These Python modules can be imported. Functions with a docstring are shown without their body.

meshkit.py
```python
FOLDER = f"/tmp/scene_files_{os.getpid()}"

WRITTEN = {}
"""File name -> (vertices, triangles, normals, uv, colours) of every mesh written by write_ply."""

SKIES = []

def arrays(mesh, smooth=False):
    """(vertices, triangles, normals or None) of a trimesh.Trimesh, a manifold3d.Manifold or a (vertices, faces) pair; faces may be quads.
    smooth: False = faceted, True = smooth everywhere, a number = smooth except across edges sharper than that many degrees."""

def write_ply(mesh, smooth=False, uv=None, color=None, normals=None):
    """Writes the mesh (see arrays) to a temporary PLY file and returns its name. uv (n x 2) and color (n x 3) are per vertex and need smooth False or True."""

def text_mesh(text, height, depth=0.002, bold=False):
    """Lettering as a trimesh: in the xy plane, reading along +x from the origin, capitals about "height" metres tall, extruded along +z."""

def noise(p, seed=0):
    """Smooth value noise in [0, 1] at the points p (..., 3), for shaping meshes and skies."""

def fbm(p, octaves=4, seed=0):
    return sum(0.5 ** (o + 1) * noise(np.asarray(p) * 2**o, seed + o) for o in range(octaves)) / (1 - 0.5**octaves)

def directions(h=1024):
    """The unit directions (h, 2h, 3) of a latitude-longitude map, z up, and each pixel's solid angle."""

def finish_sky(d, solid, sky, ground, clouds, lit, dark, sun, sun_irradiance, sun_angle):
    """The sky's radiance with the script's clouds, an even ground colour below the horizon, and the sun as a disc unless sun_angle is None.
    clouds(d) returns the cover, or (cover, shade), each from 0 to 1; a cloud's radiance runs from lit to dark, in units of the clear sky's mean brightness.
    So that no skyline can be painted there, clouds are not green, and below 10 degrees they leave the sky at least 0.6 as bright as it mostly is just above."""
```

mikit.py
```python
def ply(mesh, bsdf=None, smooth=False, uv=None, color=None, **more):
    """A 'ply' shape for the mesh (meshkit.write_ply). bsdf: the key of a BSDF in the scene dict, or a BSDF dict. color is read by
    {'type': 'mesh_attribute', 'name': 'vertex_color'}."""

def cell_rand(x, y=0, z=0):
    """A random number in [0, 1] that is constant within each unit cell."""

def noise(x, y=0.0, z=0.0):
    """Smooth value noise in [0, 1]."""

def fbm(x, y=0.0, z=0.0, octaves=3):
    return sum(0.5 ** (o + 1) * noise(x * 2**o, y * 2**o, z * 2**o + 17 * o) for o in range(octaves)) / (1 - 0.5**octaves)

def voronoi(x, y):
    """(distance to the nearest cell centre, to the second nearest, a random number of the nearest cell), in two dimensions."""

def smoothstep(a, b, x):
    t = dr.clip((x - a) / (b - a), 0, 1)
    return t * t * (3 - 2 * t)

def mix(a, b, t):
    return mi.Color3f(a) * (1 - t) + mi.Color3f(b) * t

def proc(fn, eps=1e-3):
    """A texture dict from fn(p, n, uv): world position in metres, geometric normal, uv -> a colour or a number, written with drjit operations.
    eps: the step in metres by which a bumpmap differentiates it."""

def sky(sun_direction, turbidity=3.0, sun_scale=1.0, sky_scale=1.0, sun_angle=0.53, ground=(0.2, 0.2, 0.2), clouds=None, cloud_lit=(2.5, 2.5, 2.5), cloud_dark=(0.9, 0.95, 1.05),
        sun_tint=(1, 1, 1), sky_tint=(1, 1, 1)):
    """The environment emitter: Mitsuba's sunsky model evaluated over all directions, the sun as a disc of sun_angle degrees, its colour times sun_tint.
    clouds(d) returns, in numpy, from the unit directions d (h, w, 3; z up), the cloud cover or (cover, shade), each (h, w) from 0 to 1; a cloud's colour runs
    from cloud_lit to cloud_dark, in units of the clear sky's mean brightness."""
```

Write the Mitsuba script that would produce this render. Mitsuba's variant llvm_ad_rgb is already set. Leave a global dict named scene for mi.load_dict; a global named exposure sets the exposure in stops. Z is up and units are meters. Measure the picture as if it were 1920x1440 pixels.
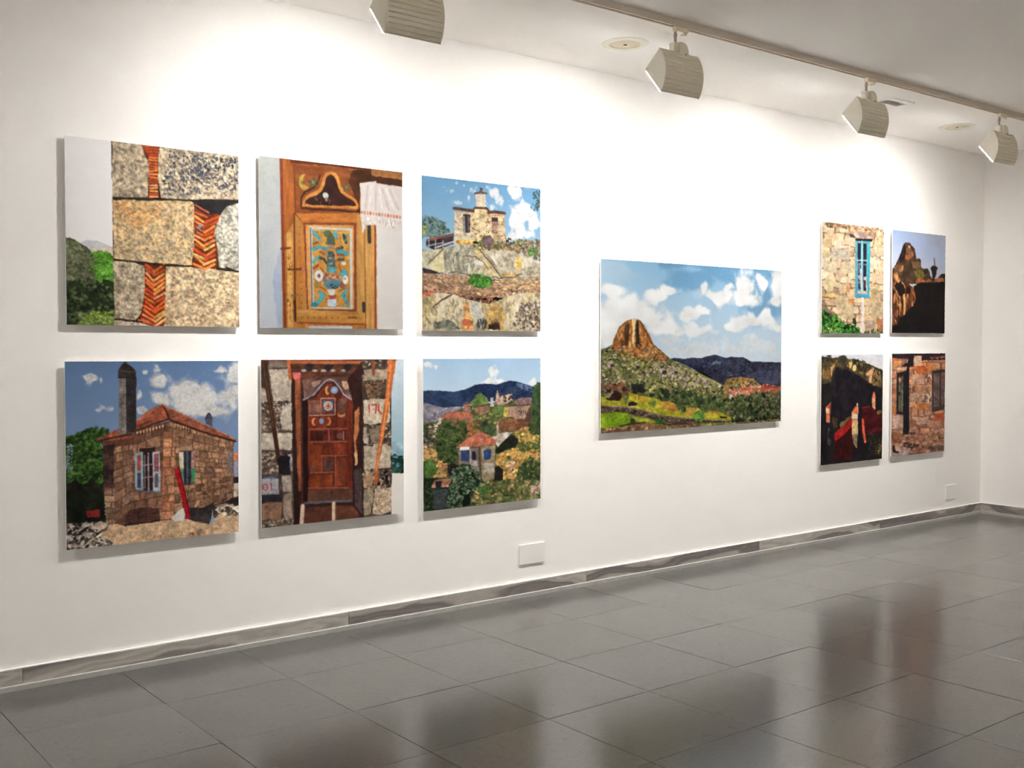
import math, numpy as np, trimesh, mitsuba as mi, drjit as dr
import shapely.geometry as sg
import mikit, meshkit
from mikit import noise, fbm, smoothstep, mix, cell_rand

T = mi.ScalarTransform4f
scene, labels = {}, {}
H = 3.0                      # ceiling height; the picture wall is the plane y = 0, the room lies at y < 0
XR, XL, YB = 8.75, -3.0, -6.6
FZ = -0.012                  # the floor's surface
TRACK_Y = -0.972

# ---------------------------------------------------------------- camera, light levels, exposure
CAM = np.array([0.0, -4.6792, 1.3825])
YAW, PITCH = 0.66816, -0.03298
FWD = np.array([math.sin(YAW) * math.cos(PITCH), math.cos(YAW) * math.cos(PITCH), math.sin(PITCH)])
scene['camera'] = {'type': 'perspective', 'fov': math.degrees(2 * math.atan(960 / 2018.14)), 'fov_axis': 'x',
                   'near_clip': 0.05, 'far_clip': 60.0,
                   'to_world': T().look_at(origin=CAM.tolist(), target=(CAM + FWD).tolist(), up=[0, 0, 1])}
LAMP_RADIANCE = 58.0         # the lit panel inside each wall washer
LAMP_TINT = (1.0, 0.985, 0.955)
BEAM = 1.05                  # the reflector's beam of each washer, aimed at the foot of the wall (watts per steradian)
GLASS_RADIANCE = 12.0         # the glowing glass plate in its mouth
exposure = 2.5

# ---------------------------------------------------------------- materials
def pr(col, rough=0.5, spec=0.5, **k):
    c = col if isinstance(col, dict) else {'type': 'rgb', 'value': list(col)}
    return {'type': 'principled', 'base_color': c, 'roughness': rough, 'specular': spec, **k}

def two(b):
    return {'type': 'twosided', 'bsdf': b}

def paint_fn(base):
    def fn(p, n, uv):
        a = fbm(p.x * 2.1 + 5.0, p.y * 2.1, p.z * 2.1, 3)
        b = noise(p.x * 160.0, p.y * 160.0 + 3.0, p.z * 160.0)
        return mi.Color3f(*base) * (0.985 + 0.03 * a + 0.012 * (b - 0.5))
    return fn

scene['m_wall'] = two(pr(mikit.proc(paint_fn((0.84, 0.816, 0.785))), 0.75, 0.3))
scene['m_ceiling'] = two(pr(mikit.proc(paint_fn((0.83, 0.80, 0.755))), 0.85, 0.2))
scene['m_white_plastic'] = two(pr((0.82, 0.805, 0.77), 0.4, 0.5))
scene['m_panel_edge'] = two(pr((0.80, 0.79, 0.77), 0.45, 0.5))
scene['m_frame_back'] = two(pr((0.62, 0.60, 0.56), 0.6, 0.3))
scene['m_enamel'] = two(pr((0.86, 0.80, 0.655), 0.42, 0.5))
scene['m_enamel_cap'] = two(pr((0.88, 0.84, 0.72), 0.42, 0.5))
scene['m_track'] = two(pr((0.62, 0.535, 0.45), 0.5, 0.4))
scene['m_dark'] = two(pr((0.035, 0.03, 0.03), 0.7, 0.3))
scene['m_duct'] = two(pr((0.36, 0.35, 0.33), 0.6, 0.3))      # bare galvanised sheet
scene['m_steel'] = two(pr((0.42, 0.36, 0.32), 0.35, 0.5, metallic=0.7))
scene['m_beige_ring'] = two(pr((0.72, 0.68, 0.58), 0.6, 0.3))
scene['m_beige'] = two(pr((0.60, 0.53, 0.39), 0.6, 0.3))
scene['m_grout'] = two(pr((0.16, 0.15, 0.14), 0.8, 0.2))
scene['m_plinth'] = two(pr((0.36, 0.35, 0.325), 0.45, 0.4))

def stone_fn(tone, seed):
    def fn(p, n, uv):
        s = seed * 13.7
        a = fbm(p.x * 3.0 + s, p.y * 3.0, 0.0, 4)
        g = noise(p.x * 260.0 + s, p.y * 260.0) * 0.6 + noise(p.x * 90.0, p.y * 90.0 + s) * 0.4
        d = smoothstep(0.84, 0.92, noise(p.x * 55.0 + s, p.y * 55.0))
        c = mix((0.92, 0.92, 0.93), (1.06, 1.05, 1.03), a) * tone * (0.90 + 0.2 * g)
        return c * (1.0 - 0.10 * d)
    return fn

STONE = [(0.078, 0.076, 0.072), (0.072, 0.070, 0.067), (0.086, 0.083, 0.077), (0.076, 0.073, 0.068)]
def stone_rough(p, n, uv):
    return 0.185 + 0.03 * (fbm(p.x * 5.0, p.y * 5.0, 2.0, 3) - 0.5)
for i, t in enumerate(STONE):
    scene[f'm_stone_{i}'] = two(pr(mikit.proc(stone_fn(mi.Color3f(*t), i)), mikit.proc(stone_rough), 0.62))

def marble_fn(seed, lean):
    def fn(p, n, uv):
        q = p.x + p.y
        w = fbm(q * 2.2 + seed * 7.3, p.z * 9.0, seed * 3.1, 4)
        t = q * 1.1 * lean + p.z * 16.0 + w * 4.4 + seed * 1.7
        v = smoothstep(0.12, 0.9, 0.5 + 0.5 * dr.sin(t * 2.1))
        fine = 0.5 + 0.5 * dr.sin(t * 9.0 + 4.0 * w)
        c = mix((0.165, 0.145, 0.140), (0.375, 0.350, 0.315), v)
        return c * (0.84 + 0.26 * fine + 0.1 * noise(q * 120.0, p.z * 120.0))
    return fn
MARBLE = 4
for i in range(MARBLE):
    scene[f'm_marble_{i}'] = two(pr(mikit.proc(marble_fn(float(i), (1.0, -1.0, 0.7, -0.6)[i])), 0.30, 0.5))

# ---------------------------------------------------------------- helpers
def put(key, mesh, mat, smooth=False, **more):
    n, k = 1, key
    while k in scene:
        k = f'{key}_{n:03d}'; n += 1
    scene[k] = mikit.ply(mesh, mat, smooth=smooth, **more)
    return k

def tag(key, label=None, cat=None, group=None, kind=None):
    d = labels.setdefault(key, {})
    for a, b in (('label', label), ('category', cat), ('group', group), ('kind', kind)):
        if b: d[a] = b

def box(x0, x1, y0, y1, z0, z1):
    m = trimesh.creation.box(extents=(x1 - x0, y1 - y0, z1 - z0))
    m.apply_translation(((x0 + x1) / 2, (y0 + y1) / 2, (z0 + z1) / 2))
    return m

def bevel_box(x0, x1, y0, y1, z0, z1, b, sides='xyz'):
    """A box with 45 degree chamfers: the hull of three boxes, each inset by b on two axes."""
    pts = []
    for ax in range(3):
        lo = np.array([x0, y0, z0]) + b; hi = np.array([x1, y1, z1]) - b
        lo[ax] -= b; hi[ax] += b
        for i in range(8):
            pts.append([(lo, hi)[(i >> k) & 1][k] for k in range(3)])
    return trimesh.convex.convex_hull(np.array(pts))

def prism(poly, x0, x1):
    """Extrude a shapely polygon drawn in (y, z) along x from x0 to x1."""
    m = trimesh.creation.extrude_polygon(poly, x1 - x0)
    v = np.array(m.vertices)
    return trimesh.Trimesh(np.column_stack([v[:, 2] + x0, v[:, 0], v[:, 1]]), m.faces, process=False)

def cyl(p0, p1, r, n=20):
    return trimesh.creation.cylinder(radius=r, segment=[p0, p1], sections=n)

def lathe(profile, centre, n=64):
    m = trimesh.creation.revolve(np.array(profile), sections=n)
    m.apply_translation(centre)
    return m

def cat(*ms):
    return trimesh.util.concatenate(list(ms))

# ---------------------------------------------------------------- room shell
put('wall_back', box(XL - 0.2, XR + 0.2, 0.0, 0.2, -0.1, H + 0.15), 'm_wall')
put('wall_right', box(XR, XR + 0.2, YB, 0.0, -0.1, H + 0.15), 'm_wall')
put('wall_left', box(XL - 0.2, XL, YB, 0.0, -0.1, H + 0.15), 'm_wall')
put('wall_front', box(XL - 0.2, XR + 0.2, YB - 0.2, YB, -0.1, H + 0.15), 'm_wall')
for k, w in (('wall_back', 'white wall the photographs hang on'), ('wall_right', 'cream white end wall past the last photographs'), ('wall_left', 'white side wall'), ('wall_front', 'white wall facing the pictures')):
    tag(k, w, kind='structure')

# the ceiling: a lower board with a narrow shadow gap along the walls and an opening for the hatch, under a closed slab
HATCH = np.array([[6.316, -0.600], [6.262, -0.706], [6.514, -0.692], [6.500, -0.592]])
HX0, HX1, HY0, HY1 = 6.285, 6.500, -0.700, -0.590
gap = 0.011
board = sg.box(XL + gap, YB + gap, XR - gap, -gap).difference(sg.box(HX0, HY0, HX1, HY1))
m = trimesh.creation.extrude_polygon(board, 0.012); m.apply_translation((0, 0, H))
upper = sg.box(XL - 0.1, YB - 0.1, XR + 0.1, 0.1).difference(sg.box(HX0, HY0, HX1, HY1))
m2 = trimesh.creation.extrude_polygon(upper, 0.1); m2.apply_translation((0, 0, H + 0.012))
put('ceiling', cat(m, m2), 'm_ceiling')
tag('ceiling', 'smooth off-white ceiling', kind='structure')

# ---------------------------------------------------------------- floor: square stone tiles with open joints
TS, TX, TY = 0.5334, 1.525, -0.553
rng = np.random.default_rng(11)
put('floor', box(XL - 0.1, XR + 0.1, YB - 0.1, 0.1, -0.09, FZ - 0.004), 'm_grout')
tag('floor', 'polished grey stone tile floor', kind='structure')
xs = sorted({round(TX + k * TS, 5) for k in range(-9, 15) if XL < TX + k * TS < XR} | {XL, XR})
ys = sorted({round(TY - k * TS, 5) for k in range(0, 16) if TY - k * TS > YB} | {YB, 0.0})
far = []
J = 0.0008
for i in range(len(xs) - 1):
    for j in range(len(ys) - 1):
        x0, x1, y0, y1 = xs[i] + J, xs[i + 1] - J, ys[j] + J, ys[j + 1] - J
        if x1 - x0 < 0.05 or y1 - y0 < 0.01: continue
        m = bevel_box(x0, x1, y0, y1, -0.02, 0.0, 0.0008)
        v = np.array(m.vertices)
        a, b, dz = rng.normal(0, 0.0009), rng.normal(0, 0.0009), rng.normal(0, 0.00012)
        v[:, 2] += FZ + (v[:, 0] - (x0 + x1) / 2) * a + (v[:, 1] - (y0 + y1) / 2) * b + dz
        m = trimesh.Trimesh(v, m.faces, process=False)
        if x1 > 0.4 and y1 > -3.9:
            put('floor__tile', m, f'm_stone_{rng.integers(4)}')
        else:
            far.append(m)
put('floor__tile_field', cat(*far), 'm_stone_0')
tag('floor__tile_field', 'tiles of the floor outside the view', kind='stuff')

# ---------------------------------------------------------------- marble skirting over a low light plinth
JB = [-0.39, 1.132, 2.650, 4.242, 5.824, 7.251]
edges = [XL] + JB + [XR - 0.013]
for i in range(len(edges) - 1):
    a, b = edges[i], edges[i + 1]
    put('baseboard_back__tile' if i else 'baseboard_back', bevel_box(a + 0.0006, b - 0.0006, -0.013, 0.0, 0.009, 0.0755, 0.0015), f'm_marble_{(i * 3 + 1) % MARBLE}')
yy = [YB, -6.9, -5.4, -3.9, -2.45, -1.05, 0.0]
for i in range(len(yy) - 1):
    put('baseboard_right__tile' if i else 'baseboard_right', bevel_box(XR - 0.013, XR, yy[i] + 0.0006, yy[i + 1] - 0.0006, 0.009, 0.0755, 0.0015), f'm_marble_{(i + 2) % MARBLE}')
put('baseboard_back__highlight_strip', box(XL, XR - 0.014, -0.0125, 0.0, 0.0755, 0.0785), 'm_white_plastic')  # white strip added to draw the bright lit top edge of the marble
put('baseboard_right__highlight_strip', box(XR - 0.0125, XR, YB, 0.0, 0.0755, 0.0785), 'm_white_plastic')  # same added white strip for the lit top edge on the end wall
pj = [XL, 0.30, 3.306, 6.31, XR - 0.024]
for i in range(len(pj) - 1):
    put('trim_1__strip' if i else 'trim_1', bevel_box(pj[i] + 0.0008, pj[i + 1] - 0.0008, -0.024, 0.0, FZ - 0.003, 0.0105, 0.002), 'm_plinth')
put('trim_2', bevel_box(XR - 0.024, XR, YB, 0.0, FZ - 0.003, 0.0105, 0.002), 'm_plinth')
for k, w in (('baseboard_back', 'veined grey marble skirting under the pictures'), ('baseboard_right', 'grey marble skirting of the end wall'), ('trim_1', 'narrow light grey plinth strip below the marble skirting'), ('trim_2', 'narrow light plinth strip on the end wall')):
    tag(k, w, kind='structure')

# ---------------------------------------------------------------- ceiling track and wall washers
rail = sg.Polygon([(-0.018, 0), (-0.018, -0.034), (-0.009, -0.034), (-0.009, -0.022), (0.009, -0.022), (0.009, -0.034), (0.018, -0.034), (0.018, 0)])
rail = sg.Polygon([(y + TRACK_Y, z + H) for y, z in rail.exterior.coords])
put('ceiling_track__rail', prism(rail, -1.6, XR - 0.05), 'm_track')
put('ceiling_track__end_cap', box(XR - 0.05, XR - 0.046, TRACK_Y - 0.019, TRACK_Y + 0.019, H - 0.035, H), 'm_enamel')
tag('ceiling_track', 'long beige lighting track fixed to the ceiling', 'lighting track')

PA, PT, PG, PB = np.array([-0.897, 2.753]), np.array([-0.993, 2.838]), np.array([-1.030, 2.736]), np.array([-1.000, 2.628])
LLEN = 0.272

def back_arc(n, ribs=0, depth=0.0):
    """The curved back of the head from T through G to B; ribs adds a saw of shallow steps."""
    # circle through the three points
    ax, ay, bx, by, cx, cy = *PT, *PG, *PB
    d = 2 * (ax * (by - cy) + bx * (cy - ay) + cx * (ay - by))
    ux = ((ax * ax + ay * ay) * (by - cy) + (bx * bx + by * by) * (cy - ay) + (cx * cx + cy * cy) * (ay - by)) / d
    uy = ((ax * ax + ay * ay) * (cx - bx) + (bx * bx + by * by) * (ax - cx) + (cx * cx + cy * cy) * (bx - ax)) / d
    r = math.hypot(ax - ux, ay - uy)
    t0, t1 = math.atan2(ay - uy, ax - ux), math.atan2(cy - uy, cx - ux)
    if t0 < 0: t0 += 2 * math.pi
    if t1 < 0: t1 += 2 * math.pi
    out = []
    for k in range(n + 1):
        s = k / n
        e = 0.0
        if ribs:
            f = (s * ribs) % 1.0
            e = -depth if (f > 0.72 and 0 < k < n) else 0.0
        t = t0 + (t1 - t0) * s
        out.append((ux + (r + e) * math.cos(t), uy + (r + e) * math.sin(t)))
    return out

outer = [tuple(PA)] + back_arc(77, 11, 0.0058)
inner_poly = sg.Polygon([tuple(PA)] + back_arc(30)).buffer(-0.010)
mouth = sg.Polygon([PA + (0.004, -0.006), PB + (0.010, -0.012), PB + (0.006, 0.006), PA + (-0.010, 0.004)])
shell = sg.Polygon(outer).buffer(0).difference(inner_poly.union(sg.Polygon([PA * 0.93 + PB * 0.07 + (0.02, -0.02), PB * 0.93 + PA * 0.07 + (0.02, -0.02), PB * 0.90 + PA * 0.10 + (-0.014, 0.010), PA * 0.90 + PB * 0.10 + (-0.014, 0.010)])))
if shell.geom_type != 'Polygon': shell = max(shell.geoms, key=lambda g: g.area)
cap_poly = sg.Polygon([tuple(PA)] + back_arc(30)).buffer(0.0015, join_style=2)
nrm = np.array([0.77, -0.638])           # out of the mouth, in (y, z)

def emitter(tint, r):
    return {'type': 'area', 'radiance': {'type': 'rgb', 'value': [r * c for c in tint]}}

def wall_washer(x, label, turned=None):
    key, n = 'wall_washer_light', 1
    while f'{key}__housing' in scene:
        key = f'wall_washer_light_{n:03d}'; n += 1
    tag(key, label, 'spotlight', 'wall washer lights on the track')
    x0, x1 = x, x + LLEN
    xc = (x0 + x1) / 2
    put(f'{key}__housing', prism(shell, x0 + 0.005, x1 - 0.005), 'm_enamel')
    put(f'{key}__end_cap', prism(cap_poly, x0, x0 + 0.005), 'm_enamel_cap')
    put(f'{key}__end_cap', prism(cap_poly, x1 - 0.005, x1), 'm_enamel_cap')
    # glowing glass plate that stands a little proud of the mouth: four edge bars of the plate
    e = PB - PA; L = np.linalg.norm(e); e = e / L
    def bar(s0, s1, d0, d1, xa, xb):
        pts = [PA + e * s0 + nrm * d0, PA + e * s1 + nrm * d0, PA + e * s1 + nrm * d1, PA + e * s0 + nrm * d1]
        return prism(sg.Polygon(pts), xa, xb)
    gl = cat(bar(0.010, L - 0.006, 0.0015, 0.0075, x0 + 0.001, x0 + 0.010), bar(0.010, L - 0.045, 0.0015, 0.0075, x1 - 0.010, x1 - 0.001),
             bar(0.010, 0.018, 0.0015, 0.0075, x0 + 0.010, x1 - 0.010), bar(L - 0.050, L - 0.042, 0.0015, 0.0075, x0 + 0.010, x1 - 0.010))
    put(f'{key}__glass_rim', gl, 'm_white_plastic', emitter=emitter((1, 1, 1.02), GLASS_RADIANCE))
    # the lit panel (lamp and reflector) inside the housing, facing down and a little towards the wall
    a, b = np.array([-0.908, 2.749]), np.array([-1.010, 2.690])
    v = [(x0 + 0.007, *a), (x1 - 0.007, *a), (x1 - 0.007, *b), (x0 + 0.007, *b)]
    f = np.array([[0, 1, 2], [0, 2, 3]])
    q = np.array(v)
    nn = np.cross(q[1] - q[0], q[2] - q[0])
    if nn[2] > 0: f = f[:, ::-1]
    put(f'{key}__lamp', (q, f), 'm_white_plastic', emitter=emitter(LAMP_TINT, LAMP_RADIANCE))
    mid = (PA + PB) / 2 + nrm * 0.012
    scene[f'beam_of_{key}'] = {'type': 'spot', 'intensity': {'type': 'rgb', 'value': [BEAM * c for c in LAMP_TINT]}, 'cutoff_angle': 50.0, 'beam_width': 8.0,
                               'to_world': T().look_at(origin=[xc, *mid], target=[xc, 0.0, 0.15], up=[1, 0, 0])}
    # adapter in the track, stem and swivel bracket
    put(f'{key}__adapter', cat(bevel_box(xc - 0.012, xc + 0.075, TRACK_Y - 0.016, TRACK_Y + 0.016, H - 0.056, H - 0.030, 0.003),
                               bevel_box(xc + 0.052, xc + 0.070, TRACK_Y - 0.010, TRACK_Y + 0.022, H - 0.068, H - 0.056, 0.002)), 'm_enamel')
    put(f'{key}__stem', cat(cyl((xc, -0.966, H - 0.116), (xc, -0.966, H - 0.05), 0.0075), cyl((xc, -0.966, H - 0.078), (xc, -0.966, H - 0.068), 0.0105)), 'm_steel')
    ear = [(xc + 0.002, 2.80), (xc + 0.002, 2.889), (xc + 0.022, 2.889)]
    for k in range(9):
        t = math.pi / 2 * (1 - k / 8)
        ear.append((xc + 0.022 + 0.040 * math.cos(t), 2.842 + 0.047 * math.sin(t)))
    ear.append((xc + 0.062, 2.80))
    em = trimesh.creation.extrude_polygon(sg.Polygon(ear), 0.05)
    v = np.array(em.vertices)
    em = trimesh.Trimesh(np.column_stack([v[:, 0], v[:, 2] - 1.0, v[:, 1]]), em.faces, process=False)
    em.fix_normals()
    br = put(f'{key}__bracket', em, 'm_enamel', smooth=40)
    put(f'{key}__bracket__screw', cyl((xc + 0.040, -1.002, 2.832), (xc + 0.040, -0.948, 2.832), 0.006), 'm_steel')
    put(f'{key}__knuckle', bevel_box(xc - 0.024, xc + 0.004, -0.985, -0.945, 2.815, 2.889, 0.004), 'm_enamel_cap')
    tag(f'{key}__glass_rim', 'glowing glass edge')
    if turned is not None:      # an added, unseen washer of the opposite track: turned half round
        for k in [k for k in scene if k.startswith(key + '__')]:
            scene[k]['to_world'] = turned
        scene[f'beam_of_{key}']['to_world'] = turned @ scene[f'beam_of_{key}']['to_world']

LAMPX = [2.259, 3.821, 5.443, 6.990, -0.900]  # the last one is added out of view to brighten the left wall
for x, w in zip(LAMPX, ('ribbed wall washer light cut off by the top edge of the view', 'ribbed wall washer light on the track beside the pale round speaker',
                        'ribbed wall washer light on the track beside the dark ceiling hatch', 'ribbed wall washer light on the track nearest the end wall', 'added unseen ribbed wall washer light further along the track')):
    wall_washer(x, w)

# added unseen track and washers behind the camera: fill light for lamp backs and shadows
half_turn = T().translate([8.3, YB, 0]).rotate([0, 0, 1], 180)
for x, w in ((3.0, 'added unseen fill washer light on the opposite track, nearest the end wall'), (5.0, 'added unseen fill washer light in the middle of the opposite track'), (7.0, 'added unseen fill washer light on the opposite track, farthest from the end wall')):
    wall_washer(x, w, half_turn)
put('ceiling_track_001__rail', prism(rail, -0.3, 9.5), 'm_track')
scene['ceiling_track_001__rail']['to_world'] = half_turn
tag('ceiling_track_001', 'added unseen lighting track for the fill washers behind the view', 'lighting track')

# ---------------------------------------------------------------- things in the ceiling
def speaker(x, y, r, label):
    key = 'ceiling_speaker' if 'ceiling_speaker__flange' not in scene else 'ceiling_speaker_001'
    tag(key, label, 'ceiling speaker')
    put(f'{key}__flange', lathe([(r * 0.66, 0.002), (r * 0.66, -0.006), (r * 0.92, -0.006), (r, -0.001), (r, 0.002)], (x, y, H)), 'm_beige_ring', smooth=30)
    put(f'{key}__cover', lathe([(0.0, -0.006), (r * 0.3, -0.0058), (r * 0.60, -0.003), (r * 0.655, 0.001), (0.0, 0.001)], (x, y, H)), 'm_beige', smooth=30)
    put(f'{key}__screw', lathe([(0.0, -0.009), (0.010, -0.008), (0.012, -0.004), (0.0, -0.004)], (x, y, H), 20), 'm_dark')
speaker(4.047, -0.522, 0.127, 'pale round ceiling disc with dark centre between the first two lights')
speaker(7.447, -0.484, 0.130, 'round beige ceiling disc near the end wall')

tag('ceiling_hatch', 'small square ceiling hatch, half open over a dark hole', 'ceiling hatch')
duct = cat(box(HX0 - 0.003, HX0, HY0, HY1, H, H + 0.902), box(HX1, HX1 + 0.003, HY0, HY1, H, H + 0.902), box(HX0, HX1, HY0 - 0.003, HY0, H, H + 0.902),
           box(HX0, HX1, HY1, HY1 + 0.003, H, H + 0.902), box(HX0, HX1, HY0, HY1, H + 0.90, H + 0.903))
put('ceiling_hatch__duct', duct, 'm_duct')   # a deep unpainted shaft: dark only because little light finds its way up
fr = sg.box(HX0 - 0.012, HY0 - 0.012, HX1 + 0.012, HY1 + 0.012).difference(sg.box(HX0, HY0, HX1, HY1))
m = trimesh.creation.extrude_polygon(fr, 0.004); m.apply_translation((0, 0, H - 0.004))
put('ceiling_hatch__frame', m, 'm_ceiling')
put('ceiling_hatch__flap', box(HX0, HX1, HY0, HY0 + 0.040, H - 0.003, H + 0.001), 'm_ceiling')

# ---------------------------------------------------------------- blank wall plates
def plate(x0, x1, z0, z1, label):
    key = 'wall_plate' if 'wall_plate__cover' not in scene else 'wall_plate_001'
    tag(key, label, 'socket plate')
    put(f'{key}__back_box', bevel_box(x0 + 0.004, x1 - 0.004, -0.004, 0.0, z0 + 0.004, z1 - 0.004, 0.001), 'm_white_plastic')
    put(f'{key}__cover', bevel_box(x0, x1, -0.0085, -0.003, z0, z1, 0.002), 'm_white_plastic')
plate(3.740, 3.924, 0.170, 0.283, 'wide blank white plate low on the wall below the landscape pictures')
plate(8.192, 8.352, 0.150, 0.268, 'nearly square blank white plate low on the wall by the corner')

# ---------------------------------------------------------------- the photographs: each is a flat print, painted as a fine grid of ink colours on its panel
def hsh(ix, iy, s):
    h = (ix.astype(np.int64) * 374761393 + iy.astype(np.int64) * 668265263 + s * 1274126177) & 0xFFFFFFFF
    h = ((h ^ (h >> 13)) * 1274126177) & 0xFFFFFFFF
    return ((h ^ (h >> 16)) & 0xFFFFFF) / 16777215.0

def vn(x, y, s=0):
    ix, iy = np.floor(x), np.floor(y)
    fx, fy = x - ix, y - iy
    fx, fy = fx * fx * (3 - 2 * fx), fy * fy * (3 - 2 * fy)
    a = hsh(ix, iy, s) * (1 - fx) + hsh(ix + 1, iy, s) * fx
    b = hsh(ix, iy + 1, s) * (1 - fx) + hsh(ix + 1, iy + 1, s) * fx
    return a * (1 - fy) + b * fy

def fb(x, y, s=0, o=3):
    return sum(0.5 ** (k + 1) * vn(x * 2 ** k, y * 2 ** k, s + 31 * k) for k in range(o)) / (1 - 0.5 ** o)

def inside(px, py, pts):
    """Even-odd test of points in a polygon."""
    r = np.zeros(px.shape, bool)
    n = len(pts)
    for i in range(n):
        (x0, y0), (x1, y1) = pts[i], pts[(i + 1) % n]
        if y0 == y1: continue
        c = (y0 > py) != (y1 > py)
        r ^= c & (px < (x1 - x0) * (py - y0) / (y1 - y0) + x0)
    return r

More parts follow.
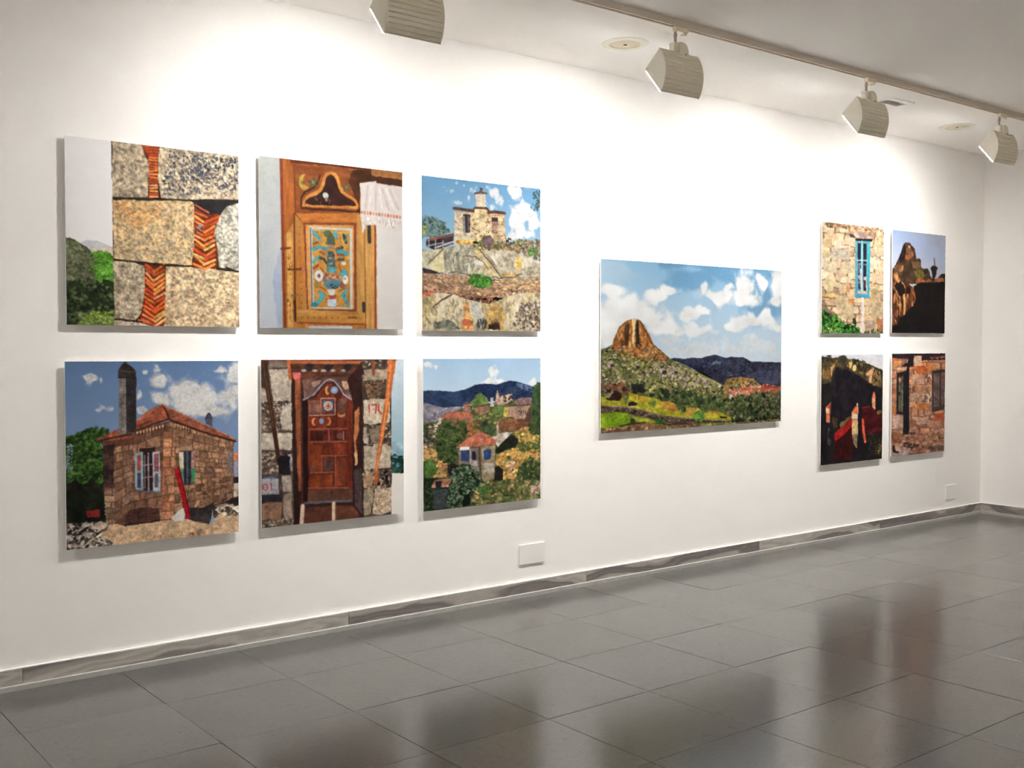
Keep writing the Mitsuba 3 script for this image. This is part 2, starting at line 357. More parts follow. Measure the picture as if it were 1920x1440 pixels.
class Canvas:
    """Ink colours in sRGB (0 to 255) on a grid over a print; places are in thousandths, u from the left, v from the top, of the print's longer scale."""
    def __init__(self, w, h, nx, ny, seed, grain=0.5):
        self.grain = grain
        self.nx, self.ny, self.seed = nx, ny, seed
        self.U, self.V = np.meshgrid(np.linspace(0, 1000, nx), np.linspace(0, 1000, ny))
        self.k = h / w                     # v is multiplied by this for round shapes
        self.A = np.zeros((ny, nx, 3))
        self.n = 0

    def win(self, u0, u1, v0, v1):
        a, b = max(0, int(u0 / 1000 * (self.nx - 1)) - 1), min(self.nx, int(u1 / 1000 * (self.nx - 1)) + 3)
        c, d = max(0, int(v0 / 1000 * (self.ny - 1)) - 1), min(self.ny, int(v1 / 1000 * (self.ny - 1)) + 3)
        return (slice(c, d), slice(a, b)) if b > a and d > c else None

    def tone(self, w, c, c2, n, f, s):
        U, V = self.U[w] / 1000, self.V[w] / 1000 * self.k
        fx, fy = f if isinstance(f, tuple) else (f, f)
        col = np.broadcast_to(np.array(c, float), U.shape + (3,))
        if c2 is not None:
            t = np.clip((fb(U * fx * 0.4, V * fy * 0.4, s + 7, 4) - 0.5) * 2.6 + 0.5, 0, 1)[..., None]
            col = col * (1 - t) + np.array(c2, float) * t
        if n:
            g = np.clip((fb(U * fx, V * fy, s + 3, 4) - 0.5) * 2.4, -1, 1)
            col = col * (1 + n / 100 * g[..., None]) + (n / 14.0) * (vn(U * fx * 0.7, V * fy * 0.7, s + 5) - 0.5)[..., None] * np.array([1.0, 0.2, -0.8])
        return col

    def put(self, w, m, col, a=1.0):
        m = (m * a)[..., None] if m.dtype != bool else m[..., None] * a
        self.A[w] = self.A[w] * (1 - m) + col * m

    def nxt(self):
        self.n += 1
        return self.seed * 1000 + self.n * 17

    def poly(self, c, pts, j=4, n=12, f=40, c2=None, a=1.0, c3=None):
        s = self.nxt()
        p = np.array(pts, float)
        w = self.win(p[:, 0].min() - j, p[:, 0].max() + j, p[:, 1].min() - j, p[:, 1].max() + j)
        if w is None: return
        U, V = self.U[w], self.V[w]
        if j:
            q = 22 / 1000
            U = U + (fb(U * q, V * q, s) - 0.5) * 2.4 * j
            V = V + (fb(self.U[w] * q, V * q, s + 1) - 0.5) * 2.4 * j
        m = inside(U, V, pts)
        col = self.tone(w, c, c2, n, f, s)
        if c3 is not None:                 # runs from c at the top to c3 at the bottom
            t = np.clip((self.V[w] - p[:, 1].min()) / max(np.ptp(p[:, 1]), 1), 0, 1)[..., None]
            col = col * (1 - t) + np.array(c3, float) * t
        self.put(w, m, col, a)

    def line(self, c, wd, pts, j=2, n=10, f=50, a=1.0):
        s = self.nxt()
        p = np.array(pts, float)
        w = self.win(p[:, 0].min() - wd - j, p[:, 0].max() + wd + j, p[:, 1].min() - wd - j, p[:, 1].max() + wd + j)
        if w is None: return
        U, V = self.U[w], self.V[w] * self.k
        if j:
            V = V + (fb(U * 0.03, V * 0.03, s) - 0.5) * 2 * j
        d = np.full(U.shape, 1e9)
        for (x0, y0), (x1, y1) in zip(p[:-1], p[1:]):
            y0, y1 = y0 * self.k, y1 * self.k
            dx, dy = x1 - x0, y1 - y0
            t = np.clip(((U - x0) * dx + (V - y0) * dy) / max(dx * dx + dy * dy, 1e-9), 0, 1)
            d = np.minimum(d, np.hypot(U - x0 - t * dx, V - y0 - t * dy))
        px = 1000 / self.nx
        self.put(w, np.clip((wd / 2 - d) / px + 0.5, 0, 1), self.tone(w, c, None, n, f, s), a)

    def ell(self, c, e, j=2, n=10, f=40, soft=0.0, a=1.0):
        s = self.nxt()
        cx, cy, rx, ry = e
        w = self.win(cx - rx * 1.6 - j, cx + rx * 1.6 + j, cy - ry * 1.6 - j, cy + ry * 1.6 + j)
        if w is None: return
        U, V = self.U[w], self.V[w]
        d = np.hypot((U - cx) / rx, (V - cy) / ry) + (fb(U * 0.02, V * 0.02, s) - 0.5) * 2 * j / max(rx, ry)
        e0 = max(soft, 0.5 * 1000 / self.nx / max(min(rx, ry), 1))
        self.put(w, np.clip((1 + e0 - d) / (2 * e0), 0, 1), self.tone(w, c, None, n, f, s), a)

    def dabs(self, num, cols, pts, r, asp=1.0, ang=0.0, jit=25.0, a=1.0, vary=12):
        """Scatter num small brush marks of random ink inside a polygon (leaves, rubble, lichen)."""
        s = self.nxt()
        g = np.random.default_rng(s)
        p = np.array(pts, float)
        lo, hi = p.min(0), p.max(0)
        num, n = int(num * (1.7 if num > 10 else 1)), 0
        while n < num:
            q = g.uniform(lo, hi, (num * 3, 2))
            q = q[inside(q[:, 0], q[:, 1], pts)]
            for x, y in q[:num - n]:
                rr = g.uniform(*r) * (0.78 if num > 10 else 1)
                aa = asp * g.uniform(0.9, 1.9)
                rx, ry = rr * math.sqrt(aa), rr / math.sqrt(aa)
                t = math.radians(ang + g.normal(0, jit))
                R = max(rx, ry)
                w = self.win(x - R, x + R, y - R / self.k, y + R / self.k)
                if w is None: continue
                U, V = self.U[w] - x, (self.V[w] - y) * self.k
                ca, sa = math.cos(t), math.sin(t)
                d = np.hypot((U * ca + V * sa) / rx, (V * ca - U * sa) / ry)
                col = np.array(cols[g.integers(len(cols))], float) * (1 + g.normal(0, vary / 100))
                self.put(w, np.clip((1.15 - d) / 0.5, 0, 1), col, a)
            n += max(len(q), 1)

    def wall(self, cols, quad, rows, per, mortar, mw=0.06, n=14, f=60, wob=0.12):
        """Masonry of irregular courses inside a quad (corners from the top left, clockwise)."""
        s = self.nxt()
        g = np.random.default_rng(s)
        q = np.array(quad, float)
        M = []
        for (x, y), (a, b) in zip(q, ((0, 0), (1, 0), (1, 1), (0, 1))):
            M.append([x, y, 1, 0, 0, 0, -a * x, -a * y, a]); M.append([0, 0, 0, x, y, 1, -b * x, -b * y, b])
        M = np.array(M)
        h = np.append(np.linalg.solve(M[:, :8], M[:, 8]), 1).reshape(3, 3)
        w = self.win(q[:, 0].min(), q[:, 0].max(), q[:, 1].min(), q[:, 1].max())
        U, V = self.U[w], self.V[w]
        m = inside(U, V, [tuple(x) for x in q])
        d = h[2, 0] * U + h[2, 1] * V + 1
        a, b = (h[0, 0] * U + h[0, 1] * V + h[0, 2]) / d, (h[1, 0] * U + h[1, 1] * V + h[1, 2]) / d
        b = b + (fb(a * per * 1.3, b * rows * 0.7, s) - 0.5) * wob * 1.6 / rows
        a = a + (fb(a * per * 1.3, b * rows * 1.3, s + 5) - 0.5) * wob * 1.2 / per
        e = np.cumsum(np.append(0, g.uniform(0.65, 1.35, rows))); e /= e[-1]
        r = np.clip(np.searchsorted(e, b) - 1, 0, rows - 1)
        col = np.zeros(U.shape + (3,))
        edge = np.ones(U.shape)
        for k in range(rows):
            z = r == k
            if not z.any(): continue
            x = np.cumsum(np.append(-g.uniform(0, 0.6), g.uniform(0.5, 1.6, per * 2 + 3))) / per
            i = np.clip(np.searchsorted(x, a[z]) - 1, 0, len(x) - 2)
            pal = np.array(cols, float)[g.integers(len(cols), size=len(x))] * (1 + g.normal(0, 0.07, (len(x), 1)))
            col[z] = pal[i]
            da = np.minimum(a[z] - x[i], x[i + 1] - a[z]) * per
            db = np.minimum(b[z] - e[k], e[k + 1] - b[z]) * rows
            edge[z] = np.minimum(da, db)
        t = np.clip((edge - mw * 0.5) / (mw * 0.9), 0, 1)[..., None]
        fx = f if isinstance(f, tuple) else (f, f)
        col = col * (1 + n / 100 * 2 * (fb(U / 1000 * fx[0], V / 1000 * self.k * fx[1], s + 9, 3) - 0.5)[..., None])
        self.put(w, m, np.array(mortar, float) * (1 - t) + col * t)

    def cloud(self, c, blobs, wisp=0.55, f=9, a=1.0, cut=0.5):
        """Clouds: soft lobes frayed by noise."""
        s = self.nxt()
        W1 = (fb(self.U / 1000 * f * 1.3, self.V / 1000 * self.k * f * 1.3, s + 11, 4) - 0.5) * 110
        W2 = (fb(self.U / 1000 * f * 1.3, self.V / 1000 * self.k * f * 1.3, s + 13, 4) - 0.5) * 110
        D = np.zeros(self.U.shape)
        for cx, cy, rx, ry in blobs:
            D = np.maximum(D, np.exp(-((self.U + W1 * min(1, rx / 60) - cx) / rx) ** 2 * 0.8 - ((self.V + W2 * min(1, ry / 60) - cy) / ry) ** 2 * 0.8))
        N = np.clip((fb(self.U / 1000 * f * 1.6, self.V / 1000 * self.k * f * 1.6, s, 5) - 0.5) * 2.0 + 0.5, 0, 1)
        m = np.clip((D + (N - 0.5) * wisp * 2 - cut + 0.12) / 0.42, 0, 1)
        m = m * m * (3 - 2 * m) * np.clip(D * 6, 0, 1)
        col = np.array(c, float) * (1 - 0.16 * fb(self.U / 1000 * f, self.V / 1000 * f, s + 2, 3))[..., None]
        self.put((slice(None), slice(None)), m, col, a)

    def colours(self, gain):
        A = self.A
        P = np.pad(A, ((1, 1), (1, 1), (0, 0)), mode='edge')
        A = sum(wt * P[1 + dy:1 + dy + self.ny, 1 + dx:1 + dx + self.nx] for dx, dy, wt in
                ((0, 0, 0.40), (1, 0, 0.11), (-1, 0, 0.11), (0, 1, 0.11), (0, -1, 0.11), (1, 1, 0.04), (-1, 1, 0.04), (1, -1, 0.04), (-1, -1, 0.04)))
        A = A + (vn(self.U * 0.31, self.V * 0.31 * self.k, self.seed)[..., None] - 0.5) * 5.0          # film grain
        # the fine broken texture of leaves, rock and wood; smooth sky, cloud and white cloth keep theirs
        L = A.mean(-1)
        busy = np.clip((222 - L) / 60, 0, 1) * (1 - np.clip((A[..., 2] - A[..., 0] - 8) / 34, 0, 1) * np.clip((L - 60) / 50, 0, 1))
        P1, P2 = self.U * self.nx / 1000, self.V * self.ny / 1000
        t = 0.55 * (vn(P1 / 2.3, P2 / 2.3, self.seed + 71) - 0.5) + 0.45 * (vn(P1 / 5.2 + 9, P2 / 4.1, self.seed + 73) - 0.5) + 0.35 * (vn(P1 / 11, P2 / 8, self.seed + 75) - 0.5)
        A = A * (1 + self.grain * (busy * t)[..., None])
        A = A * 0.88 + 0.12 * (A @ np.array([0.3, 0.55, 0.15]))[..., None]
        x = np.clip(A / 255, 0, 1)
        x = np.where(x < 0.04045, x / 12.92, ((x + 0.055) / 1.055) ** 2.4)
        return np.clip(x * gain, 0.004, 0.9)

scene['m_print'] = two(pr({'type': 'mesh_attribute', 'name': 'vertex_color'}, 0.5, 0.03))
PF = 0.024                                                     # how far the face of a panel stands off the wall
def print_panel(i, C, gain, label, group):
    """A thin mounted print: panel, printed face, and the batten frame hidden behind it that holds it off the wall."""
    cx, cz, w, h, tilt = PAN[i]
    key = 'photo_print' if i == 0 else f'photo_print_{i:03d}'
    tag(key, label, 'photo print', group)
    Rm = trimesh.transformations.rotation_matrix(-tilt, [0, 1, 0])
    def place(m):
        m.apply_transform(Rm); m.apply_translation((cx, 0, cz)); return m
    put(f'{key}__panel', place(bevel_box(-w / 2, w / 2, -PF + 0.0004, -PF + 0.006, -h / 2, h / 2, 0.0006)), 'm_panel_edge')
    b = 0.10
    fr = cat(box(-w / 2 + b, w / 2 - b, -PF + 0.006, 0.0, h / 2 - b - 0.03, h / 2 - b), box(-w / 2 + b, w / 2 - b, -PF + 0.006, 0.0, -h / 2 + b, -h / 2 + b + 0.03),
             box(-w / 2 + b, -w / 2 + b + 0.03, -PF + 0.006, 0.0, -h / 2 + b + 0.03, h / 2 - b - 0.03), box(w / 2 - b - 0.03, w / 2 - b, -PF + 0.006, 0.0, -h / 2 + b + 0.03, h / 2 - b - 0.03))
    put(f'{key}__back_frame', place(fr), 'm_frame_back')
    nx, ny = C.nx, C.ny
    v = np.column_stack([(C.U.ravel() / 1000 - 0.5) * (w - 0.0012), np.full(nx * ny, -PF), (0.5 - C.V.ravel() / 1000) * (h - 0.0012)])
    k = np.arange(nx * ny).reshape(ny, nx)
    a, b2, c, d = k[:-1, :-1].ravel(), k[:-1, 1:].ravel(), k[1:, 1:].ravel(), k[1:, :-1].ravel()
    f = np.vstack([np.column_stack([a, d, c]), np.column_stack([a, c, b2])])
    v = v @ Rm[:3, :3].T + np.array([cx, 0, cz])
    put(f'{key}__printed_face', (v, f), 'm_print', color=C.colours(gain).reshape(-1, 3))

PAN = [[1.7014,1.8704,0.7615,0.7808,-0.0024],[2.5752,1.8767,0.7828,0.796,0.0022],[3.4798,1.8751,0.7938,0.7973,0.0032],[1.69,0.9337,0.763,0.7878,-0.0037],[2.5768,0.9349,0.7845,0.7884,-0.0032],[3.4836,0.9319,0.7908,0.7943,0.0003],[5.1835,1.3967,1.6885,1.0293,0.0014],[6.8615,1.8885,0.7673,0.7913,0.0047],[7.7371,1.8939,0.7506,0.7831,0.0034],[6.8665,0.9426,0.7682,0.7924,-0.0007],[7.7512,0.9479,0.761,0.7913,0.0011]]

# photo print of pale stone blocks with braided orange brick joints beside trees
C = Canvas(0.7615, 0.7808, 300, 310, 1, 0.5)
C.poly((248,244,246),[(-51,-44),(1093,-156),(1111,1088),(-39,1085)],j=np.float64(0.0),n=1,c3=(240,236,236))
C.poly((188,187,196),[(81,557),(117,542),(181,550),(259,579),(260,650),(82,656)],j=np.float64(3.2),n=4,a=0.8)
C.poly((222,204,178),[(137,587),(259,576),(259,618),(146,622)],j=np.float64(4.1),n=8)
C.poly((112,117,84),[(-14,528),(25,536),(69,558),(109,576),(153,614),(259,626),(264,1009),(-9,1010)],j=np.float64(9.6),n=22,f=30,c2=(74,84,56))
C.poly((98,160,50),[(94,628),(169,604),(247,610),(261,755),(204,793),(147,738),(106,679)],j=np.float64(14.6),n=25,f=40,c2=(60,120,35))
C.dabs(90,[(92,150,48),(120,178,66),(60,110,36),(80,150,40)],[(98,632),(170,605),(259,610),(261,771),(196,781),(139,734)],(6.5,16.3))
C.dabs(160,[(112,112,84),(88,96,68),(70,82,52),(125,122,98),(96,108,70)],[(-5,534),(65,562),(146,630),(147,734),(180,797),(-2,801)],(7.2,17.7))
C.poly((42,54,32),[(-5,786),(75,768),(171,781),(195,741),(261,771),(263,932),(149,926),(-4,927)],j=np.float64(20.1),n=25,c2=(28,38,24))
C.dabs(130,[(40,52,30),(26,34,22),(62,76,46),(76,88,56)],[(-5,762),(147,750),(261,803),(263,965),(-3,1006)],(7.3,19.4))
C.dabs(70,[(120,145,52),(96,128,44),(140,158,70)],[(61,947),(149,926),(263,916),(264,1009),(62,1010)],(5.7,14.6))
C.poly((48,34,28),[(249,-25),(1094,-105),(1111,1088),(258,1086)],j=np.float64(0.0),n=20)
C.poly((204,184,152),[(254,-17),(418,-17),(437,55),(460,98),(455,288),(253,303)],c2=(160,142,118),j=np.float64(4.2),n=38,f=75)
C.poly((196,180,152),[(518,-9),(1011,-20),(1015,254),(823,265),(689,280),(528,284),(507,148),(511,49)],c2=(164,146,122),j=np.float64(4.4),n=38,f=75)
C.dabs(230,[(54,62,80),(40,42,52),(74,80,92),(96,92,92)],[(739,21),(1012,14),(1005,203),(867,205),(645,262),(523,262),(531,146),(669,119)],(3.5,13.1),asp=1.5,jit=60)
C.dabs(60,[(54,58,74),(80,82,92)],[(572,19),(783,9),(821,123),(539,145)],(3.5,9.5),jit=60)
C.dabs(70,[(222,200,160),(210,180,150)],[(518,7),(1002,7),(1006,255),(524,286)],(4.4,12.3),jit=60)
C.poly((214,176,122),[(251,318),(473,303),(698,285),(723,294),(723,541),(707,651),(477,647),(359,647),(259,638)],c2=(192,166,126),j=np.float64(4.3),n=38,f=75)
C.dabs(130,[(205,140,80),(196,130,70),(220,170,100)],[(264,328),(541,310),(491,428),(357,468),(257,409)],(5.0,15.0),asp=2,jit=30,a=0.55)
C.dabs(120,[(168,148,122),(180,160,132),(150,132,108)],[(258,521),(717,416),(716,642),(259,634)],(5.1,15.2),asp=1.6,jit=40,a=0.6)
C.poly((196,190,172),[(883,352),(928,296),(1015,270),(1021,666),(942,667),(873,654),(862,544),(843,452)],c2=(160,154,138),j=np.float64(4.6),n=38,f=75)
C.poly((196,178,148),[(253,649),(359,651),(435,668),(440,758),(428,824),(408,931),(363,980),(257,965)],c2=(146,128,106),j=np.float64(4.2),n=38,f=75)
C.poly((218,194,150),[(550,665),(702,653),(1021,681),(1025,1006),(537,1008),(547,822)],c2=(180,150,116),j=np.float64(4.4),n=38,f=75)
C.dabs(120,[(168,132,106),(186,150,116),(220,196,150)],[(564,805),(1002,710),(1006,997),(550,1000)],(5.3,17.6),asp=2.2,ang=8,jit=20,a=0.55)
C.poly((186,168,146),[(257,973),(396,982),(481,1008),(257,1009)],j=np.float64(4.2),n=38,f=75)
C.poly((120,46,24),[(418,1),(522,-3),(511,65),(512,147),(507,288),(455,291),(462,102)],j=np.float64(2.6),n=20)
C.line((212,112,59),10.1,[(431,5),(514,-3)],j=np.float64(1.7))
C.line((174,67,37),10.1,[(440,20),(513,13)],j=np.float64(1.7))
C.line((192,70,35),10.1,[(449,35),(512,30)],j=np.float64(1.7))
C.line((175,62,34),10.1,[(458,49),(510,47)],j=np.float64(1.7))
C.line((226,117,43),10.1,[(461,65),(506,64)],j=np.float64(1.7))
C.line((240,134,63),10.1,[(461,80),(506,78)],j=np.float64(1.7))
C.line((222,100,42),10.1,[(462,96),(506,97)],j=np.float64(1.7))
C.line((211,97,54),10.1,[(462,111),(506,113)],j=np.float64(1.7))
C.line((215,82,35),10.1,[(462,127),(506,124)],j=np.float64(1.7))
C.line((233,158,69),10.1,[(462,142),(506,133)],j=np.float64(1.7))
C.line((278,137,70),10.1,[(462,158),(507,154)],j=np.float64(1.7))
C.line((232,120,53),10.1,[(463,173),(507,175)],j=np.float64(1.7))
C.line((199,75,28),10.1,[(463,189),(507,189)],j=np.float64(1.7))
C.line((178,77,33),10.1,[(463,204),(507,200)],j=np.float64(1.7))
C.line((210,154,98),10.1,[(463,220),(507,216)],j=np.float64(1.7))
C.line((239,140,94),10.1,[(463,235),(508,229)],j=np.float64(1.7))
C.line((207,142,60),10.1,[(464,251),(508,249)],j=np.float64(1.7))
C.line((193,75,35),10.1,[(464,267),(508,265)],j=np.float64(1.7))
C.line((252,157,105),10.1,[(464,282),(508,278)],j=np.float64(1.7))
C.poly((36,34,38),[(720,285),(1015,261),(1015,268),(932,295),(882,343),(806,356),(725,323)],j=np.float64(3.6),n=15)
C.poly((110,44,24),[(723,315),(806,356),(878,339),(843,452),(864,544),(864,667),(707,663),(728,550)],j=np.float64(2.7),n=20)
C.line((190,90,60),11.4,[(734,306),(810,343)],j=np.float64(1.8))
C.line((200,90,50),11.3,[(734,348),(801,369)],j=np.float64(1.8))
C.line((238,150,68),14.8,[(727,368),(781,399)],j=np.float64(1.8))
C.line((199,73,33),14.9,[(790,403),(875,361)],j=np.float64(1.8))
C.line((231,117,62),14.8,[(724,397),(786,422)],j=np.float64(1.8))
C.line((182,69,35),14.9,[(782,429),(868,388)],j=np.float64(1.8))
C.line((188,67,31),14.8,[(726,422),(790,458)],j=np.float64(1.8))
C.line((220,115,45),15.0,[(786,459),(846,419)],j=np.float64(1.8))
C.line((227,101,45),14.8,[(723,452),(782,481)],j=np.float64(1.8))
C.line((201,68,33),14.9,[(783,479),(843,449)],j=np.float64(1.8))
C.line((239,151,99),14.8,[(728,480),(788,504)],j=np.float64(1.8))
C.line((228,117,44),14.9,[(781,502),(849,471)],j=np.float64(1.8))
C.line((256,150,58),14.9,[(730,503),(786,542)],j=np.float64(1.8))
C.line((232,128,73),14.9,[(788,531),(846,500)],j=np.float64(1.8))
C.line((169,72,32),14.8,[(731,528),(786,554)],j=np.float64(1.8))
C.line((220,178,90),14.9,[(786,559),(844,526)],j=np.float64(1.8))
C.line((218,67,37),14.8,[(721,558),(788,592)],j=np.float64(1.8))
C.line((228,114,55),15.0,[(788,596),(849,554)],j=np.float64(1.8))
C.line((205,173,88),14.8,[(720,587),(791,614)],j=np.float64(1.8))
C.line((192,69,36),14.9,[(786,615),(849,583)],j=np.float64(1.8))
C.line((189,121,55),14.9,[(726,598),(788,643)],j=np.float64(1.8))
C.line((255,162,92),14.9,[(781,644),(849,612)],j=np.float64(1.8))
C.line((228,117,47),14.8,[(717,642),(784,665)],j=np.float64(1.8))
C.line((249,139,62),14.9,[(784,670),(846,637)],j=np.float64(1.8))
C.dabs(5,[(150,150,150),(80,80,80)],[(726,424),(789,421),(789,454),(727,457)],(7.0,14.0))
C.poly((100,40,22),[(430,664),(550,666),(547,822),(537,1002),(472,1002),(396,980),(428,824)],j=np.float64(2.6),n=20)
C.line((201,64,33),14.4,[(437,660),(481,693)],j=np.float64(1.7))
C.line((213,103,36),14.4,[(481,700),(543,654)],j=np.float64(1.7))
C.line((168,78,35),14.4,[(442,685),(483,718)],j=np.float64(1.7))
C.line((187,71,33),14.4,[(480,718),(542,684)],j=np.float64(1.7))
C.line((229,147,96),14.4,[(440,705),(480,751)],j=np.float64(1.7))
C.line((217,139,66),14.4,[(484,746),(541,707)],j=np.float64(1.7))
C.line((230,106,45),14.4,[(433,733),(483,774)],j=np.float64(1.7))
C.line((235,117,48),14.4,[(483,772),(546,732)],j=np.float64(1.7))
C.line((222,99,39),14.4,[(440,760),(481,795)],j=np.float64(1.7))
C.line((238,145,60),14.5,[(485,802),(541,757)],j=np.float64(1.7))
C.line((201,58,33),14.4,[(435,794),(488,827)],j=np.float64(1.7))
C.line((250,150,68),14.5,[(486,822),(540,780)],j=np.float64(1.7))
C.line((194,70,35),14.4,[(430,816),(483,845)],j=np.float64(1.7))
C.line((230,148,94),14.4,[(485,848),(545,814)],j=np.float64(1.7))
C.line((219,111,40),14.4,[(428,838),(486,875)],j=np.float64(1.7))
C.line((199,64,32),14.5,[(485,875),(544,836)],j=np.float64(1.7))
C.line((236,71,33),14.4,[(434,863),(485,903)],j=np.float64(1.7))
C.line((235,101,42),14.5,[(487,903),(545,860)],j=np.float64(1.7))
C.line((234,101,53),14.4,[(424,888),(489,925)],j=np.float64(1.7))
C.line((236,84,33),14.5,[(484,924),(543,888)],j=np.float64(1.7))
C.line((241,100,41),14.4,[(425,910),(485,954)],j=np.float64(1.7))
C.line((209,144,64),14.5,[(490,951),(547,913)],j=np.float64(1.7))
C.line((259,134,69),14.4,[(418,938),(489,975)],j=np.float64(1.7))
C.line((218,170,100),14.5,[(490,975),(546,930)],j=np.float64(1.7))
C.line((205,61,34),14.3,[(416,963),(487,998)],j=np.float64(1.7))
C.line((266,167,92),14.5,[(484,1004),(546,960)],j=np.float64(1.7))
C.line((226,110,56),18.5,[(396,972),(447,978)],j=np.float64(1.7))
C.line((46,34,28),8.4,[(256,304),(524,288),(715,284)],j=np.float64(4.3))
C.line((46,34,28),9.3,[(256,642),(426,648),(554,660),(711,655)],j=np.float64(4.3))
C.line((46,34,28),7.8,[(698,282),(823,270),(1006,260)],j=np.float64(4.5))
C.line((46,34,28),12.3,[(864,663),(965,668)],j=np.float64(4.6))
C.line((46,34,28),9.2,[(260,966),(363,972),(413,980)],j=np.float64(4.2))
C.line((46,34,28),10.6,[(919,652),(965,666)],j=np.float64(4.6))
print_panel(0, C, 0.8, 'photo print of pale stone blocks with braided orange brick joints beside trees', 'six prints in two rows')

# photo print of an orange carved cupboard door with white curtain
C = Canvas(0.7828, 0.7960, 270, 280, 2, 0.13)
C.poly((192,196,190),[(-43,-36),(164,-57),(169,1044),(-37,1043)],j=np.float64(0.0),n=5,f=8,c3=(204,208,220))
C.poly((160,180,212),[(81,733),(115,576),(142,528),(144,1012),(112,1012)],j=np.float64(6.9),n=4,a=0.7)
C.poly((196,132,64),[(136,-22),(1070,-78),(1070,1047),(143,1044)],j=np.float64(0.0),n=16,f=(70,7),c2=(186,106,44))
C.poly((178,98,44),[(136,-22),(235,-16),(241,349),(166,448),(158,448)],j=np.float64(3.5),n=16,f=(60,8),c2=(160,80,38))
C.line((140,60,38),19.2,[(143,1),(153,653),(160,1013)],j=np.float64(2.6))
C.line((226,166,82),35.2,[(193,446),(195,1013)],j=np.float64(1.8))
C.line((176,100,42),8.8,[(167,495),(171,1013)],j=np.float64(1.8))
C.dabs(30,[(150,84,36),(190,120,50)],[(167,542),(220,540),(221,997),(173,997)],(4.2,10.1),asp=2.5,ang=90)
C.poly((150,82,42),[(231,16),(671,17),(676,289),(623,309),(272,331),(236,310)],j=np.float64(3.7),n=18,f=(20,50),c2=(136,68,36))
C.line((92,46,28),16.7,[(209,12),(472,4),(768,7)],j=np.float64(2.8))
C.line((120,62,32),10.6,[(228,16),(235,318),(290,378)],j=np.float64(1.8))
C.poly((64,36,26),[(632,21),(773,8),(773,46),(1070,46),(1070,93),(802,85),(688,90),(683,289),(663,282),(652,192),(599,97)],j=np.float64(4.9),n=18,c2=(84,46,30))
C.poly((166,108,62),[(768,0),(1070,6),(1070,38),(770,38)],j=np.float64(2.0),n=12)
C.line((76,40,28),14.9,[(279,280),(380,283),(529,276),(677,278)],j=np.float64(2.8))
C.line((60,34,26),9.6,[(272,267),(275,219),(299,184),(357,156),(385,127),(404,77)],j=np.float64(1.8))
C.poly((214,142,62),[(281,273),(286,235),(308,204),(360,178),(395,156),(414,122),(422,84),(440,56),(477,45),(513,50),(534,80),(549,124),(570,157),(613,178),(657,203),(677,233),(673,257)],j=np.float64(2.8),n=14,c2=(196,118,50))
C.poly((66,36,30),[(299,253),(304,235),(333,214),(385,194),(419,165),(436,127),(443,96),(457,72),(477,63),(498,70),(515,94),(528,136),(549,170),(587,190),(631,207),(656,228),(648,240),(472,252),(344,258)],j=np.float64(2.8),n=20,c2=(50,28,26))
C.ell((196,204,194),(440,193,18.5,16.2),j=np.float64(7.4))
C.ell((150,120,104),(446,217,9.3,14.6),j=np.float64(3.7))
C.dabs(5,[(140,120,110)],[(362,213),(547,216),(547,232),(362,245)],(3.5,6.1),asp=2,ang=90)
C.ell((188,154,64),(295,126,36.0,47.9),j=np.float64(1.8))
C.ell((152,80,44),(316,114,27.1,36.8),j=np.float64(1.8))
C.ell((60,70,50),(286,131,12.6,12.8),j=np.float64(2.7),a=0.5)
C.poly((76,92,62),[(357,84),(368,107),(397,106),(375,125),(382,149),(357,138),(333,153),(339,128),(317,113),(346,109)],j=np.float64(3.6),n=25)
C.ell((130,130,80),(357,121,12.6,11.1),j=np.float64(1.8))
C.poly((84,96,66),[(587,100),(596,118),(619,118),(601,133),(607,152),(587,143),(567,155),(572,135),(554,123),(578,120)],j=np.float64(3.8),n=25)
C.ell((130,130,80),(587,130,10.3,8.9),j=np.float64(1.9))
C.poly((196,116,50),[(236,317),(681,281),(681,355),(290,378)],j=np.float64(3.7),n=15,f=(20,60),c2=(176,94,42))
C.poly((198,134,66),[(235,325),(290,374),(306,898),(306,965),(237,965)],j=np.float64(2.7),n=15,f=(60,8),c2=(188,112,46))
C.dabs(1,[(150,84,44)],[(254,348),(272,347),(272,358),(254,359)],(4.3,6.8))
C.dabs(1,[(150,84,44)],[(254,389),(272,388),(272,399),(255,400)],(4.3,6.8))
C.dabs(1,[(150,84,44)],[(255,431),(272,430),(273,441),(255,442)],(4.3,6.8))
C.dabs(1,[(150,84,44)],[(255,472),(273,471),(273,482),(255,483)],(4.2,6.8))
C.dabs(1,[(150,84,44)],[(255,513),(273,512),(273,523),(255,524)],(4.2,6.8))
C.dabs(1,[(150,84,44)],[(255,554),(273,554),(273,565),(255,565)],(4.2,6.8))
C.dabs(1,[(150,84,44)],[(255,595),(273,595),(273,606),(255,607)],(4.2,6.8))
C.dabs(1,[(150,84,44)],[(255,637),(273,636),(273,647),(255,648)],(4.2,6.8))
C.dabs(1,[(150,84,44)],[(256,678),(273,677),(273,688),(256,689)],(4.2,6.8))
C.dabs(1,[(150,84,44)],[(256,719),(274,718),(274,729),(256,730)],(4.2,6.8))
C.dabs(1,[(150,84,44)],[(256,760),(274,760),(274,771),(256,771)],(4.2,6.8))
C.dabs(1,[(150,84,44)],[(256,801),(274,801),(274,812),(256,812)],(4.2,6.8))
C.dabs(1,[(150,84,44)],[(256,842),(274,842),(274,853),(256,853)],(4.2,6.8))
C.dabs(1,[(150,84,44)],[(256,883),(274,883),(274,894),(256,894)],(4.2,6.8))
C.dabs(1,[(150,84,44)],[(257,924),(274,924),(274,935),(257,935)],(4.2,6.8))
C.poly((140,66,44),[(288,368),(658,344),(655,892),(306,903)],j=np.float64(1.9),n=14)
C.poly((218,150,76),[(301,379),(638,359),(636,879),(317,886)],j=np.float64(1.9),n=12)
